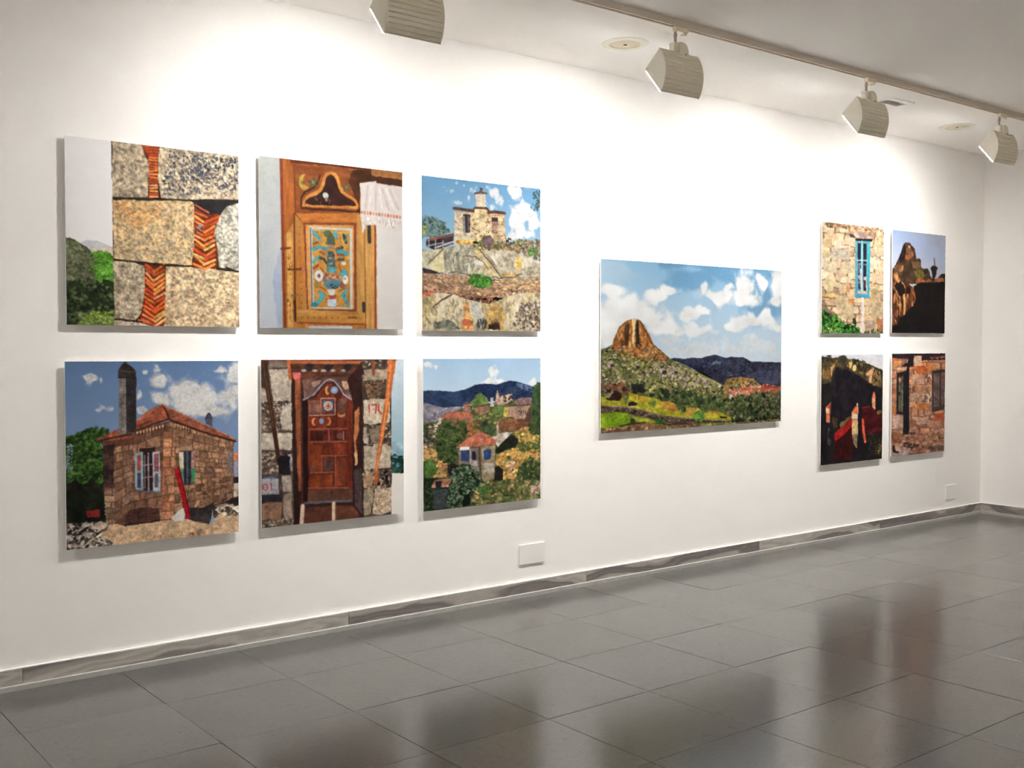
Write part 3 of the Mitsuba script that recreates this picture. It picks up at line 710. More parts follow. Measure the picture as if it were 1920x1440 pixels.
C.poly((198,196,184),[(326,387),(626,381),(627,879),(335,879)],j=np.float64(1.9),n=8)
C.line((96,92,84),8.1,[(335,399),(342,870)],j=np.float64(0.9))
C.poly((210,148,62),[(346,403),(606,396),(607,870),(355,871)],j=np.float64(0.9),n=14,f=30,c2=(196,132,52))
C.line((68,164,176),20.8,[(358,420),(396,458)],j=np.float64(3.6),n=14)
C.line((68,164,176),21.4,[(352,525),(396,508),(442,516)],j=np.float64(3.7),n=14)
C.line((68,164,176),18.9,[(354,600),(390,571)],j=np.float64(3.6),n=14)
C.line((58,68,68),17.1,[(516,515),(555,503)],j=np.float64(3.8),n=14)
C.line((68,164,176),23.8,[(520,530),(557,525),(591,542)],j=np.float64(3.8),n=14)
C.line((68,164,176),16.2,[(568,450),(585,426)],j=np.float64(3.8),n=14)
C.line((68,164,176),25.7,[(506,419),(510,435)],j=np.float64(3.7),n=14)
C.line((68,164,176),24.6,[(397,787),(419,801),(397,830),(360,852)],j=np.float64(3.7),n=14)
C.line((68,164,176),24.3,[(579,766),(556,794),(579,821),(586,849)],j=np.float64(3.8),n=14)
C.line((58,68,68),17.2,[(400,572),(427,579),(442,600)],j=np.float64(3.7),n=14)
C.line((58,68,68),15.2,[(524,580),(561,572)],j=np.float64(3.8),n=14)
C.line((58,68,68),20.2,[(566,427),(582,467)],j=np.float64(3.8),n=14)
C.line((156,78,48),13.5,[(354,490),(386,477)],j=np.float64(3.6),n=14)
C.line((156,78,48),13.5,[(400,536),(441,548)],j=np.float64(3.7),n=14)
C.line((156,78,48),15.1,[(520,547),(562,550)],j=np.float64(3.8),n=14)
C.line((156,78,48),15.4,[(356,638),(386,617)],j=np.float64(3.6),n=14)
C.line((156,78,48),8.7,[(400,628),(427,660)],j=np.float64(3.7),n=14)
C.line((156,78,48),9.1,[(529,608),(548,656)],j=np.float64(3.8),n=14)
C.line((156,78,48),8.5,[(400,749),(437,764)],j=np.float64(3.7),n=14)
C.line((156,78,48),8.6,[(530,770),(567,753)],j=np.float64(3.8),n=14)
C.dabs(60,[(64,150,160),(150,80,50),(70,80,80),(90,160,166),(170,100,60),(214,200,170)],[(355,411),(599,403),(600,860),(364,863)],(5.2,11.4),asp=2.4,ang=0,jit=60,a=0.8)
C.ell((140,110,62),(382,733,23.7,24.0),j=np.float64(4.6),a=0.6)
C.ell((150,90,80),(556,729,22.6,21.1),j=np.float64(4.7))
C.ell((68,164,176),(565,664,22.6,27.7),j=np.float64(4.7))
C.ell((52,130,140),(360,858,23.6,12.8),j=np.float64(3.6))
C.ell((92,110,70),(454,426,27.8,24.2),j=np.float64(5.6))
C.poly((92,96,62),[(436,492),(454,433),(480,415),(499,439),(508,489)],j=np.float64(3.7),n=20)
C.ell((70,92,92),(469,473,11.1,21.0),j=np.float64(3.7))
C.poly((150,130,110),[(451,491),(495,489),(499,512),(447,514)],j=np.float64(2.8))
C.poly((84,100,98),[(453,530),(494,528),(513,653),(444,655)],j=np.float64(2.8),n=24,f=(10,60))
C.poly((68,164,176),[(446,620),(509,618),(511,655),(446,658)],j=np.float64(3.7),n=22,c2=(110,120,110))
C.dabs(7,[(200,180,150),(60,70,70)],[(455,538),(496,536),(499,609),(451,611)],(5.2,12.2),asp=2.5,ang=-25)
C.dabs(22,[(182,104,84),(160,70,60),(196,150,120),(130,110,84)],[(424,664),(533,660),(530,704),(428,706)],(7.9,14.9))
C.poly((84,130,140),[(422,703),(541,700),(533,738),(511,759),(448,757),(429,740)],j=np.float64(2.8),n=20)
C.dabs(8,[(52,70,80)],[(437,732),(530,730),(520,759),(442,756)],(5.2,10.5))
C.poly((212,206,196),[(448,761),(507,759),(494,797),(459,797)],j=np.float64(2.8))
C.poly((172,72,58),[(455,797),(515,796),(494,821),(465,821)],j=np.float64(2.8))
C.poly((192,202,216),[(450,820),(511,821),(506,866),(448,863)],j=np.float64(3.7),n=12)
C.ell((222,226,226),(391,681,29.2,35.2),j=np.float64(3.7))
C.ell((156,58,50),(391,682,9.1,11.2),j=np.float64(1.8))
C.ell((222,220,214),(575,700,18.9,27.7),j=np.float64(4.7))
C.ell((180,120,90),(572,692,7.6,6.5),j=np.float64(1.9))
C.ell((220,218,210),(565,600,15.1,9.8),j=np.float64(3.8))
C.poly((206,148,74),[(658,291),(724,278),(725,980),(655,980)],j=np.float64(1.9),n=14,f=(60,7),c2=(196,128,56))
C.line((150,86,40),7.8,[(718,353),(720,1001)],j=np.float64(1.9))
C.poly((226,170,92),[(719,345),(803,344),(803,1046),(725,1046)],j=np.float64(2.0),n=14,f=(60,7),c2=(214,150,74))
C.line((156,66,46),12.8,[(794,349),(791,1013)],j=np.float64(2.0))
C.poly((202,144,70),[(239,887),(662,894),(720,972),(239,965)],j=np.float64(2.8),n=15,f=(8,60),c2=(194,126,52))
C.ell((150,86,44),(274,935,5.4,6.3),j=np.float64(1.8))
C.ell((150,86,44),(315,935,5.4,6.3),j=np.float64(1.8))
C.ell((150,86,44),(355,935,5.4,6.4),j=np.float64(1.8))
C.ell((150,86,44),(396,934,5.5,6.4),j=np.float64(1.8))
C.ell((150,86,44),(437,934,5.5,6.4),j=np.float64(1.8))
C.ell((150,86,44),(479,934,5.6,6.4),j=np.float64(1.9))
C.ell((150,86,44),(521,934,5.6,6.5),j=np.float64(1.9))
C.line((110,60,36),8.3,[(596,930),(653,931)],j=np.float64(1.9))
C.line((104,54,30),10.6,[(226,318),(228,954)],j=np.float64(1.8))
C.line((70,36,24),14.1,[(226,839),(228,954)],j=np.float64(1.8))
C.line((150,70,40),10.7,[(243,967),(711,972)],j=np.float64(1.9))
C.poly((204,194,186),[(319,983),(624,982),(625,1013),(319,1013)],j=np.float64(1.9))
C.line((60,54,50),25.3,[(749,360),(751,454)],j=np.float64(2.0))
C.line((64,58,52),23.1,[(705,842),(707,888)],j=np.float64(1.9))
C.line((116,56,36),12.9,[(139,532),(198,525)],j=np.float64(1.8))
C.line((112,58,36),11.3,[(183,652),(291,645)],j=np.float64(1.8))
C.line((120,110,90),9.8,[(203,807),(240,800)],j=np.float64(1.8))
C.ell((200,120,120),(284,644,10.7,11.1),j=np.float64(1.8))
C.poly((230,224,218),[(803,348),(1070,367),(1070,1047),(803,1046)],j=np.float64(2.0),n=3,f=8)
C.poly((228,216,210),[(684,97),(802,74),(807,89),(1070,93),(1070,375),(897,376),(803,356),(793,345),(724,353),(710,395),(700,410),(688,289)],j=np.float64(4.9),n=4)
C.line((204,188,184),15.4,[(743,111),(724,253)],j=np.float64(3.9),a=0.7)
C.line((204,188,184),15.7,[(802,98),(798,248)],j=np.float64(3.9),a=0.7)
C.line((204,188,184),15.4,[(847,119),(897,242)],j=np.float64(4.0),a=0.7)
C.line((204,188,184),15.4,[(907,123),(967,237)],j=np.float64(4.0),a=0.7)
C.line((240,232,226),13.5,[(768,109),(749,252)],j=np.float64(3.9),a=0.8)
C.line((240,232,226),13.7,[(827,112),(847,253)],j=np.float64(4.0),a=0.8)
C.line((240,232,226),13.5,[(877,117),(937,239)],j=np.float64(4.0),a=0.8)
C.ell((220,116,76),(696,275,7.7,10.8),j=np.float64(4.8))
C.ell((200,160,150),(717,276,7.8,10.8),j=np.float64(4.9))
C.ell((232,150,110),(739,277,7.8,10.8),j=np.float64(4.9))
C.ell((220,116,76),(760,277,7.8,10.8),j=np.float64(4.9))
C.ell((200,160,150),(782,278,7.9,10.8),j=np.float64(4.9))
C.ell((232,150,110),(804,279,7.9,10.9),j=np.float64(4.9))
C.ell((220,116,76),(825,280,7.9,10.9),j=np.float64(5.0))
C.ell((200,160,150),(847,281,8.0,10.9),j=np.float64(5.0))
C.ell((232,150,110),(869,281,8.0,10.9),j=np.float64(5.0))
C.ell((220,116,76),(891,282,8.0,10.9),j=np.float64(5.0))
C.ell((200,160,150),(913,283,8.0,11.0),j=np.float64(5.0))
C.ell((232,150,110),(935,284,8.1,11.0),j=np.float64(5.0))
C.ell((220,116,76),(957,285,8.1,11.0),j=np.float64(5.1))
C.ell((200,160,150),(980,286,8.1,11.0),j=np.float64(5.1))
C.dabs(40,[(240,234,226),(206,194,184)],[(700,304),(998,303),(998,358),(803,348),(705,362)],(4.6,10.1),asp=2,ang=90)
print_panel(1, C, 0.46, 'photo print of an orange carved cupboard door with white curtain', 'six prints in two rows')

# photo print of a small tower house on pale boulders under blue sky
C = Canvas(0.7938, 0.7973, 230, 280, 3, 0.5)
C.poly((82,140,188),[(-52,-31),(1066,-133),(1065,609),(-49,644)],j=np.float64(0.0),n=4,f=6,c3=(164,200,222))
C.cloud((238,238,240),[(409,70,33,46),(564,71,63,58),(606,126,63,58),(766,38,87,30),(853,184,88,68),(821,262,153,85),(931,221,67,77),(745,334,75,42),(886,326,132,42),(460,120,31,33)],wisp=0.5,f=10)
C.cloud((214,224,234),[(238,84,28,23),(280,28,24,16),(338,35,20,13),(308,151,30,11),(169,65,20,11)],wisp=0.6,f=16,a=0.85)
C.poly((96,110,112),[(1,280),(34,251),(92,267),(180,293),(229,346),(151,383),(2,407)],j=np.float64(24.1),n=20,a=0.55)
C.dabs(90,[(62,92,74),(84,112,84),(50,74,72),(110,130,100)],[(1,257),(82,267),(189,293),(219,347),(131,392),(2,407)],(4.4,12.4))
C.dabs(12,[(150,150,60)],[(1,312),(44,309),(45,373),(2,383)],(5.2,10.5))
C.dabs(40,[(50,72,74),(70,92,90)],[(931,38),(1009,1),(1009,173),(964,142)],(5.0,12.9))
C.dabs(8,[(60,84,84)],[(908,120),(1000,97),(1000,157),(919,154)],(4.0,8.9))
C.poly((222,206,172),[(260,209),(411,212),(408,422),(259,433)],j=np.float64(3.0),n=14,f=40,c2=(190,170,140))
C.poly((232,212,166),[(397,231),(424,180),(531,172),(572,207),(573,385),(405,406)],j=np.float64(3.1),n=16,f=40,c2=(198,172,124))
C.poly((224,200,158),[(543,209),(682,197),(689,391),(564,381)],j=np.float64(3.2),n=14,f=40,c2=(190,160,118))
C.dabs(26,[(170,140,110),(230,210,170)],[(404,238),(564,228),(564,377),(405,385)],(6.5,14.9),a=0.6)
C.dabs(12,[(130,92,66)],[(409,238),(445,236),(445,351),(410,353)],(4.6,8.3))
C.dabs(12,[(130,92,66)],[(522,239),(554,237),(554,353),(523,355)],(4.7,8.4))
C.dabs(24,[(226,206,170),(186,160,130)],[(260,232),(323,227),(324,390),(261,393)],(7.2,16.3),asp=1.6,a=0.5)
C.dabs(18,[(224,200,160),(186,156,116)],[(629,216),(682,212),(687,371),(630,374)],(7.6,17.1),asp=1.6,a=0.5)
C.poly((218,198,170),[(435,85),(517,76),(514,172),(442,177)],j=np.float64(2.1),n=12)
C.line((96,60,50),11.6,[(425,81),(475,68),(526,72)],j=np.float64(2.1))
C.poly((92,72,62),[(469,45),(491,43),(493,73),(466,75)],j=np.float64(2.1))
C.line((60,44,40),7.0,[(472,40),(491,43)],j=np.float64(2.1))
C.line((82,54,46),20.1,[(254,193),(338,194),(415,198)],j=np.float64(3.0))
C.line((86,56,46),13.5,[(411,191),(429,176),(524,170),(549,189)],j=np.float64(2.1))
C.line((82,54,46),20.3,[(539,198),(606,190),(682,194)],j=np.float64(3.2))
C.line((196,160,120),8.3,[(270,213),(404,216)],j=np.float64(2.0))
C.line((180,130,90),8.4,[(548,219),(670,211)],j=np.float64(2.1))
C.poly((56,46,50),[(328,226),(389,223),(387,344),(329,346)],j=np.float64(1.0),n=20)
C.line((156,156,146),14.1,[(338,243),(339,344)],j=np.float64(1.0))
C.line((110,100,96),9.1,[(373,241),(373,338)],j=np.float64(1.0))
C.poly((58,42,42),[(568,228),(621,226),(623,337),(573,332)],j=np.float64(1.1),n=20)
C.poly((146,76,62),[(570,257),(619,254),(621,333),(575,327)],j=np.float64(2.1),n=25,c2=(170,150,130))
C.poly((66,56,66),[(30,421),(254,373),(251,426),(103,477),(35,452)],j=np.float64(2.9),n=30,c2=(40,36,44))
C.poly((132,80,66),[(33,411),(102,389),(254,355),(257,374),(40,422)],j=np.float64(2.9),n=20)
C.line((206,196,196),11.8,[(103,459),(254,411)],j=np.float64(2.0))
C.line((190,180,184),7.4,[(45,450),(170,423)],j=np.float64(1.9))
C.line((176,166,170),7.7,[(54,416),(55,467)],j=np.float64(1.0))
C.line((176,166,170),7.7,[(107,413),(107,465)],j=np.float64(1.0))
C.line((176,166,170),7.8,[(166,410),(166,462)],j=np.float64(1.0))
C.poly((196,188,158),[(-2,478),(83,474),(161,458),(259,437),(400,418),(606,416),(745,418),(843,447),(931,477),(1065,515),(1065,639),(565,654),(400,630),(201,628),(55,602),(-2,600)],j=np.float64(6.2),n=18,f=24,c2=(156,150,128))
C.dabs(60,[(120,120,108),(140,138,122),(216,208,180)],[(161,478),(440,433),(461,595),(201,612)],(7.3,23.6),asp=2.6,ang=100,jit=18,a=0.5)
C.poly((204,196,176),[(523,462),(713,436),(931,486),(1054,524),(1054,610),(670,626),(596,533)],j=np.float64(8.7),n=20,f=24,c2=(176,164,140))
C.dabs(40,[(156,140,118),(226,220,206),(190,160,110)],[(544,461),(821,448),(1000,526),(1000,611),(692,621)],(7.7,23.2),asp=2,ang=60,jit=30,a=0.5)
C.poly((220,176,104),[(420,458),(471,456),(628,606),(503,619),(461,546)],j=np.float64(10.3),n=16,c2=(196,180,140))
C.ell((214,174,70),(804,533,28.3,47.2),j=np.float64(10.9),a=0.8)
C.poly((208,196,150),[(46,586),(151,479),(181,493),(171,621),(103,616)],j=np.float64(7.8),n=15)
C.ell((228,222,206),(461,538,34.9,16.4),j=np.float64(8.2))
C.poly((214,160,70),[(649,606),(821,600),(777,627),(660,632)],j=np.float64(6.4),a=0.8)
C.line((112,82,62),6.9,[(163,464),(103,520),(41,574)],j=np.float64(8.7))
C.line((112,82,62),9.1,[(476,460),(554,530),(654,635)],j=np.float64(9.4))
C.line((112,82,62),6.4,[(329,505),(420,501),(492,533),(536,576)],j=np.float64(9.2))
C.line((112,82,62),6.5,[(3,596),(84,610),(163,626)],j=np.float64(8.7))
C.line((112,82,62),7.4,[(210,620),(280,608),(370,627),(441,619)],j=np.float64(9.0))
C.line((112,82,62),7.7,[(555,635),(649,637),(745,629),(832,604)],j=np.float64(9.6))
C.line((96,92,84),21.4,[(181,493),(187,589)],j=np.float64(7.8),a=0.55)
C.line((96,92,84),21.7,[(284,489),(290,585)],j=np.float64(8.0),a=0.55)
C.poly((60,44,44),[(3,599),(55,602),(142,626),(3,635)],j=np.float64(5.7),n=25)
C.dabs(80,[(110,124,60),(150,130,70),(84,100,50),(210,170,90),(120,90,70)],[(395,410),(502,347),(606,383),(606,441),(482,455),(400,435)],(6.5,15.8))
C.poly((122,98,100),[(486,365),(554,353),(596,392),(565,443),(502,454)],j=np.float64(16.7),n=30,c2=(96,76,76))
C.poly((214,176,90),[(259,401),(400,394),(389,419),(264,425)],j=np.float64(6.0),n=20)
C.dabs(10,[(216,130,60)],[(279,408),(389,403),(389,427),(279,432)],(5.5,10.9),asp=2)
C.ell((24,20,22),(430,407,22.5,8.2),j=np.float64(4.1))
C.ell((226,196,150),(461,379,24.7,11.5),j=np.float64(4.1))
C.dabs(150,[(150,112,72),(110,116,64),(170,136,84),(120,84,60),(90,70,56),(136,130,80)],[(596,392),(702,387),(821,364),(1000,359),(1000,504),(886,475),(745,443),(596,450)],(6.8,17.4))
C.dabs(14,[(84,126,56)],[(886,428),(975,424),(975,467),(886,471)],(7.9,15.7))
C.dabs(10,[(40,36,40)],[(691,362),(745,368),(723,390),(691,383)],(4.8,9.6))
C.poly((182,146,110),[(-2,631),(162,630),(380,635),(565,656),(821,638),(1065,631),(1065,734),(821,760),(350,786),(201,752),(-1,768)],j=np.float64(6.2),n=26,f=40,c2=(156,118,90))
C.dabs(220,[(212,186,148),(140,98,76),(188,148,112),(120,86,68),(166,110,84)],[(3,635),(565,658),(1000,637),(1000,722),(713,754),(350,782),(4,761)],(4.6,13.9),asp=2,jit=30)
C.dabs(60,[(210,180,130),(190,150,106)],[(596,653),(1000,628),(1000,697),(670,721)],(5.8,17.4),asp=2.6,jit=15)
C.poly((74,130,48),[(366,672),(380,635),(431,621),(482,621),(569,635),(573,695),(493,713),(421,703)],j=np.float64(10.3),n=30,f=50,c2=(50,100,36))
C.dabs(60,[(92,150,60),(56,100,38),(70,128,46)],[(370,672),(390,635),(461,620),(565,637),(565,695),(462,710)],(5.5,12.9))
C.poly((216,202,170),[(-1,772),(104,754),(221,756),(350,786),(503,807),(607,797),(713,762),(821,735),(1065,721),(1065,1055),(-9,1051)],j=np.float64(8.2),n=22,f=(34,12),c2=(188,166,120))
C.dabs(150,[(168,152,118),(228,218,196),(140,124,98),(218,190,124),(188,160,106)],[(4,784),(320,786),(607,814),(745,770),(1000,739),(1000,995),(5,996)],(8.4,26.0),asp=2.4,ang=80,jit=25,a=0.6)
C.poly((214,140,78),[(325,814),(370,801),(396,898),(422,992),(311,992),(331,899)],j=np.float64(12.1),n=25,c2=(206,176,110))
C.ell((206,90,60),(356,947,40.3,24.2),j=np.float64(16.1),a=0.8)
C.poly((214,172,86),[(529,864),(597,814),(660,838),(681,991),(529,992)],j=np.float64(12.6),n=25,c2=(190,150,90))
C.poly((50,36,32),[(537,992),(545,963),(597,930),(639,954),(644,991)],j=np.float64(10.5),n=20)
C.poly((96,70,50),[(534,963),(597,905),(650,954),(597,946)],j=np.float64(10.5),a=0.6)
C.poly((92,94,88),[(86,992),(105,944),(202,924),(301,980),(301,992)],j=np.float64(13.7),n=30,c2=(130,128,110))
C.poly((206,206,202),[(381,817),(462,804),(504,992),(432,992),(421,906)],j=np.float64(12.3),n=16,c2=(176,170,150),a=0.85)
C.dabs(120,[(104,84,76),(140,116,100),(84,66,60),(200,190,180)],[(810,794),(1000,799),(1000,995),(735,991)],(6.8,17.5),asp=1.5,jit=60,a=0.8)
C.dabs(20,[(64,56,56),(90,84,80)],[(442,922),(524,922),(514,992),(447,992)],(7.4,14.8),asp=2.4,ang=90)
C.dabs(10,[(210,80,60),(190,70,56)],[(4,749),(94,747),(94,770),(4,772)],(5.2,11.4))
C.dabs(26,[(120,60,48),(150,90,70),(80,56,50)],[(241,756),(503,766),(628,789),(524,811),(340,782)],(7.4,18.4),asp=2.4,ang=10)
C.line((90,70,60),10.4,[(231,764),(143,805),(85,850)],j=np.float64(5.8))
print_panel(2, C, 0.55, 'photo print of a small tower house on pale boulders under blue sky', 'six prints in two rows')

# photo print of a stone house with tall chimney and leaning red plank
C = Canvas(0.7630, 0.7878, 300, 310, 4, 0.5)
C.poly((82,112,156),[(-39,-79),(1141,-77),(1143,1210),(-49,1081)],j=np.float64(0.0),n=3,f=6,c3=(158,176,202))
C.cloud((216,213,212),[(653,152,135,85),(546,200,62,51),(511,115,44,34),(762,197,110,69),(930,210,95,87),(883,270,66,35),(973,72,48,52),(762,258,156,43),(671,212,109,51)],wisp=0.3,f=7,cut=0.42)
C.cloud((208,208,212),[(125,92,51,21),(191,97,22,20),(240,254,55,18),(414,281,31,18),(511,57,26,24),(406,180,19,28),(437,64,14,10),(883,53,56,17)],wisp=0.55,f=14)
C.poly((40,62,28),[(-7,395),(70,391),(102,364),(144,352),(189,376),(235,361),(247,415),(184,445),(213,496),(207,880),(-11,861)],j=np.float64(11.6),n=30,f=30,c2=(26,42,20))
C.dabs(260,[(58,94,36),(74,112,46),(34,58,24),(24,40,18),(46,78,30)],[(-7,395),(78,379),(152,354),(235,369),(193,446),(209,545),(208,661),(-9,646)],(5.8,15.9))
C.poly((17,20,14),[(-9,638),(208,652),(207,880),(-11,861)],j=np.float64(20.5),n=30,c2=(30,34,22))
C.dabs(40,[(150,170,190),(120,140,160)],[(-2,436),(37,438),(36,592),(-3,590)],(2.5,6.6))
C.poly((132,36,34),[(107,800),(182,796),(178,839),(114,836)],j=np.float64(2.5),n=15)
C.poly((214,126,90),[(963,536),(1006,534),(1006,584),(963,586)],j=np.float64(1.9))
C.poly((146,148,170),[(963,586),(1006,584),(1006,680),(963,677)],j=np.float64(1.9))
C.poly((34,32,36),[(963,677),(1006,680),(1006,715),(963,712)],j=np.float64(2.9))
C.poly((200,180,160),[(963,712),(1006,715),(1006,804),(963,800)],j=np.float64(4.8),n=25)
C.poly((74,76,92),[(796,328),(838,329),(838,381),(796,358)],j=np.float64(1.9))
C.poly((60,56,66),[(790,335),(801,306),(816,294),(830,307),(842,335)],j=np.float64(1.9))
C.poly((96,58,44),[(197,433),(362,397),(371,387),(581,333),(970,466),(969,819),(845,827),(579,891),(317,900),(215,889)],j=np.float64(0.0),n=20)
C.wall([(134,98,76),(150,110,84),(118,86,66),(160,120,90),(128,90,72),(142,110,92)],[(258,465),(364,454),(362,810),(253,892)],9,2,(92,58,44),n=22)
C.wall([(128,88,68),(112,76,60),(142,102,78),(120,78,62)],[(366,412),(581,337),(579,891),(355,893)],10,4,(88,54,42),n=22)
C.wall([(156,114,84),(136,96,72),(168,126,94),(146,104,78),(126,90,70)],[(581,339),(966,470),(963,818),(579,887)],13,9,(92,60,44),n=24,wob=0.25)
C.wall([(190,130,92),(170,104,72)],[(545,395),(608,398),(601,885),(526,887)],10,1,(120,76,54),n=18)
C.poly((52,36,34),[(199,454),(261,449),(258,701),(201,685)],j=np.float64(3.4),n=25,c2=(90,60,56))
C.wall([(150,110,86),(176,140,112)],[(201,677),(260,689),(257,884),(215,885)],6,1,(84,54,44),n=20)
C.poly((60,34,34),[(317,898),(334,828),(403,809),(508,817),(521,891),(403,893)],j=np.float64(10.4),n=20,a=0.75)
C.dabs(60,[(92,62,48),(70,50,44),(110,76,56)],[(670,727),(963,668),(963,809),(688,823)],(6.4,16.5),a=0.5)
C.poly((170,86,58),[(153,427),(286,366),(290,396),(360,397),(379,378),(360,420),(176,432)],j=np.float64(2.5),n=22,f=(90,30),c2=(140,66,48))
C.poly((172,86,58),[(384,330),(458,274),(535,237),(574,318),(563,330),(371,384),(358,370),(384,338)],j=np.float64(2.6),n=24,f=(40,90),c2=(142,68,50))
C.poly((160,86,60),[(533,237),(985,460),(975,473),(762,397),(572,320)],j=np.float64(2.8),n=24,f=(40,90),c2=(132,70,52))
C.poly((80,40,34),[(388,355),(458,324),(484,333),(397,368)],j=np.float64(3.5),n=15,a=0.7)
C.line((62,34,30),8.8,[(535,239),(559,277),(574,320)],j=np.float64(2.7))
C.line((62,34,30),11.1,[(155,431),(360,399)],j=np.float64(2.5))
C.line((62,34,30),10.6,[(364,387),(572,325),(762,401),(982,470)],j=np.float64(2.7))
C.line((190,110,80),6.2,[(384,330),(533,241),(983,458)],j=np.float64(2.7))
C.ell((214,166,126),(392,393,6.0,8.4),j=np.float64(1.7))
C.ell((66,36,30),(401,399,4.3,10.0),j=np.float64(1.7))
C.ell((214,166,126),(410,390,6.1,8.4),j=np.float64(1.7))
C.ell((66,36,30),(419,395,4.3,10.1),j=np.float64(1.7))
C.ell((214,166,126),(429,386,6.1,8.4),j=np.float64(1.7))
C.ell((66,36,30),(437,391,4.3,10.1),j=np.float64(1.7))
C.ell((214,166,126),(447,382,6.1,8.4),j=np.float64(1.7))
C.ell((66,36,30),(456,388,4.4,10.1),j=np.float64(1.7))
C.ell((214,166,126),(465,378,6.1,8.4),j=np.float64(1.7))
C.ell((66,36,30),(474,384,4.4,10.1),j=np.float64(1.8))
C.ell((214,166,126),(484,375,6.1,8.4),j=np.float64(1.8))
C.ell((66,36,30),(492,380,4.4,10.1),j=np.float64(1.8))
C.ell((214,166,126),(502,371,6.2,8.4),j=np.float64(1.8))
C.ell((66,36,30),(511,376,4.4,10.1),j=np.float64(1.8))
C.ell((214,166,126),(521,367,6.2,8.4),j=np.float64(1.8))
C.ell((66,36,30),(529,372,4.4,10.1),j=np.float64(1.8))
C.ell((214,166,126),(539,363,6.2,8.5),j=np.float64(1.8))
C.ell((66,36,30),(548,369,4.4,10.2),j=np.float64(1.8))
C.ell((206,156,116),(612,360,5.4,7.7),j=np.float64(1.8))
C.ell((70,40,32),(620,369,4.5,9.4),j=np.float64(1.8))
C.ell((206,156,116),(628,365,5.4,7.7),j=np.float64(1.8))
C.ell((70,40,32),(636,374,4.5,9.4),j=np.float64(1.8))
C.ell((206,156,116),(644,370,5.4,7.7),j=np.float64(1.8))
C.ell((70,40,32),(653,379,4.5,9.4),j=np.float64(1.8))
C.ell((206,156,116),(661,375,5.4,7.7),j=np.float64(1.8))
C.ell((70,40,32),(669,384,4.5,9.4),j=np.float64(1.8))
C.ell((206,156,116),(677,380,5.4,7.7),j=np.float64(1.8))
C.ell((70,40,32),(685,389,4.5,9.4),j=np.float64(1.8))
C.ell((206,156,116),(693,385,5.5,7.7),j=np.float64(1.8))
C.ell((70,40,32),(701,394,4.6,9.4),j=np.float64(1.8))
C.poly((128,118,110),[(291,91),(331,87),(330,396),(290,396)],j=np.float64(1.7),n=22,f=50,c2=(104,94,90))
C.poly((54,48,50),[(330,87),(388,98),(385,371),(358,391),(328,396)],j=np.float64(1.7),n=20,c2=(40,36,38))
C.poly((44,36,36),[(285,91),(287,49),(315,9),(324,3),(362,30),(386,55),(389,103),(330,91)],j=np.float64(2.6),n=22)
C.line((80,64,64),6.8,[(289,52),(385,59)],j=np.float64(1.7))
C.poly((44,36,36),[(322,-2),(332,3),(330,21),(318,21)],j=np.float64(0.8))
C.poly((96,74,62),[(840,831),(969,801),(1016,791),(1016,902),(840,905)],j=np.float64(3.8),n=30,c2=(60,48,44))
C.poly((52,30,28),[(405,479),(448,470),(494,474),(494,502),(405,508)],j=np.float64(2.6))
C.line((150,100,74),7.8,[(410,476),(483,477)],j=np.float64(1.7))
C.poly((40,30,36),[(422,505),(478,502),(477,732),(426,718)],j=np.float64(1.7),n=15)
C.line((176,150,150),7.9,[(453,509),(454,715)],j=np.float64(0.9))
C.line((130,110,112),7.0,[(432,520),(433,701)],j=np.float64(0.9))
C.line((170,140,146),7.0,[(426,575),(477,573)],j=np.float64(0.9))
C.line((150,120,126),6.1,[(426,642),(477,642)],j=np.float64(0.9))
C.poly((146,166,168),[(374,506),(422,499),(423,714),(378,706)],j=np.float64(0.9))
C.poly((160,62,58),[(388,520),(410,517),(409,600),(389,601)],j=np.float64(0.9),n=20)
C.poly((66,62,104),[(389,618),(410,617),(411,701),(390,697)],j=np.float64(0.9),n=20)
C.poly((172,176,176),[(478,503),(521,502),(523,726),(479,728)],j=np.float64(0.9))
C.poly((142,76,88),[(486,516),(513,515),(512,614),(487,614)],j=np.float64(0.9),n=25)
C.poly((84,78,108),[(490,626),(511,625),(510,703),(490,704)],j=np.float64(0.9),n=20)
C.line((90,100,110),10.5,[(382,711),(517,733)],j=np.float64(0.9))
C.poly((156,120,92),[(641,480),(707,481),(711,514),(641,510)],j=np.float64(1.8),n=15)
C.line((70,44,34),7.1,[(640,510),(711,512)],j=np.float64(1.8))
C.poly((44,46,58),[(659,511),(707,510),(704,699),(661,700)],j=np.float64(0.9),n=15)
C.line((110,116,130),5.5,[(683,512),(682,693)],j=np.float64(0.9))
C.poly((206,190,158),[(634,513),(661,511),(661,606),(636,608)],j=np.float64(0.9))
C.poly((92,138,116),[(637,608),(661,606),(662,696),(644,673)],j=np.float64(0.9))
C.poly((176,134,128),[(707,514),(729,515),(728,610),(706,608)],j=np.float64(0.9),n=20)
C.poly((62,146,96),[(708,610),(730,610),(728,688),(708,686)],j=np.float64(0.9),n=15)
C.poly((108,104,106),[(933,524),(960,527),(958,654),(935,645)],j=np.float64(1.9),n=20)
C.poly((208,172,134),[(-11,861),(207,880),(317,900),(438,896),(579,891),(706,898),(826,939),(882,878),(1016,876),(1016,1125),(-12,1019)],j=np.float64(5.3),n=12,f=50,c2=(196,158,122))
C.poly((42,38,42),[(665,888),(697,832),(770,838),(845,820),(824,912),(812,939),(697,903)],j=np.float64(5.5),n=20,c2=(60,50,48))
C.poly((46,32,30),[(317,894),(438,888),(517,886),(517,894),(368,900),(317,904)],j=np.float64(3.5))
C.poly((24,22,24),[(845,835),(968,801),(1006,804),(1006,857),(920,824)],j=np.float64(5.7),a=0.7)
C.dabs(40,[(222,208,186),(200,180,154),(120,96,80),(230,218,200)],[(846,849),(901,827),(1011,857),(1011,900),(920,903),(863,876)],(7.4,18.6),asp=1.5)
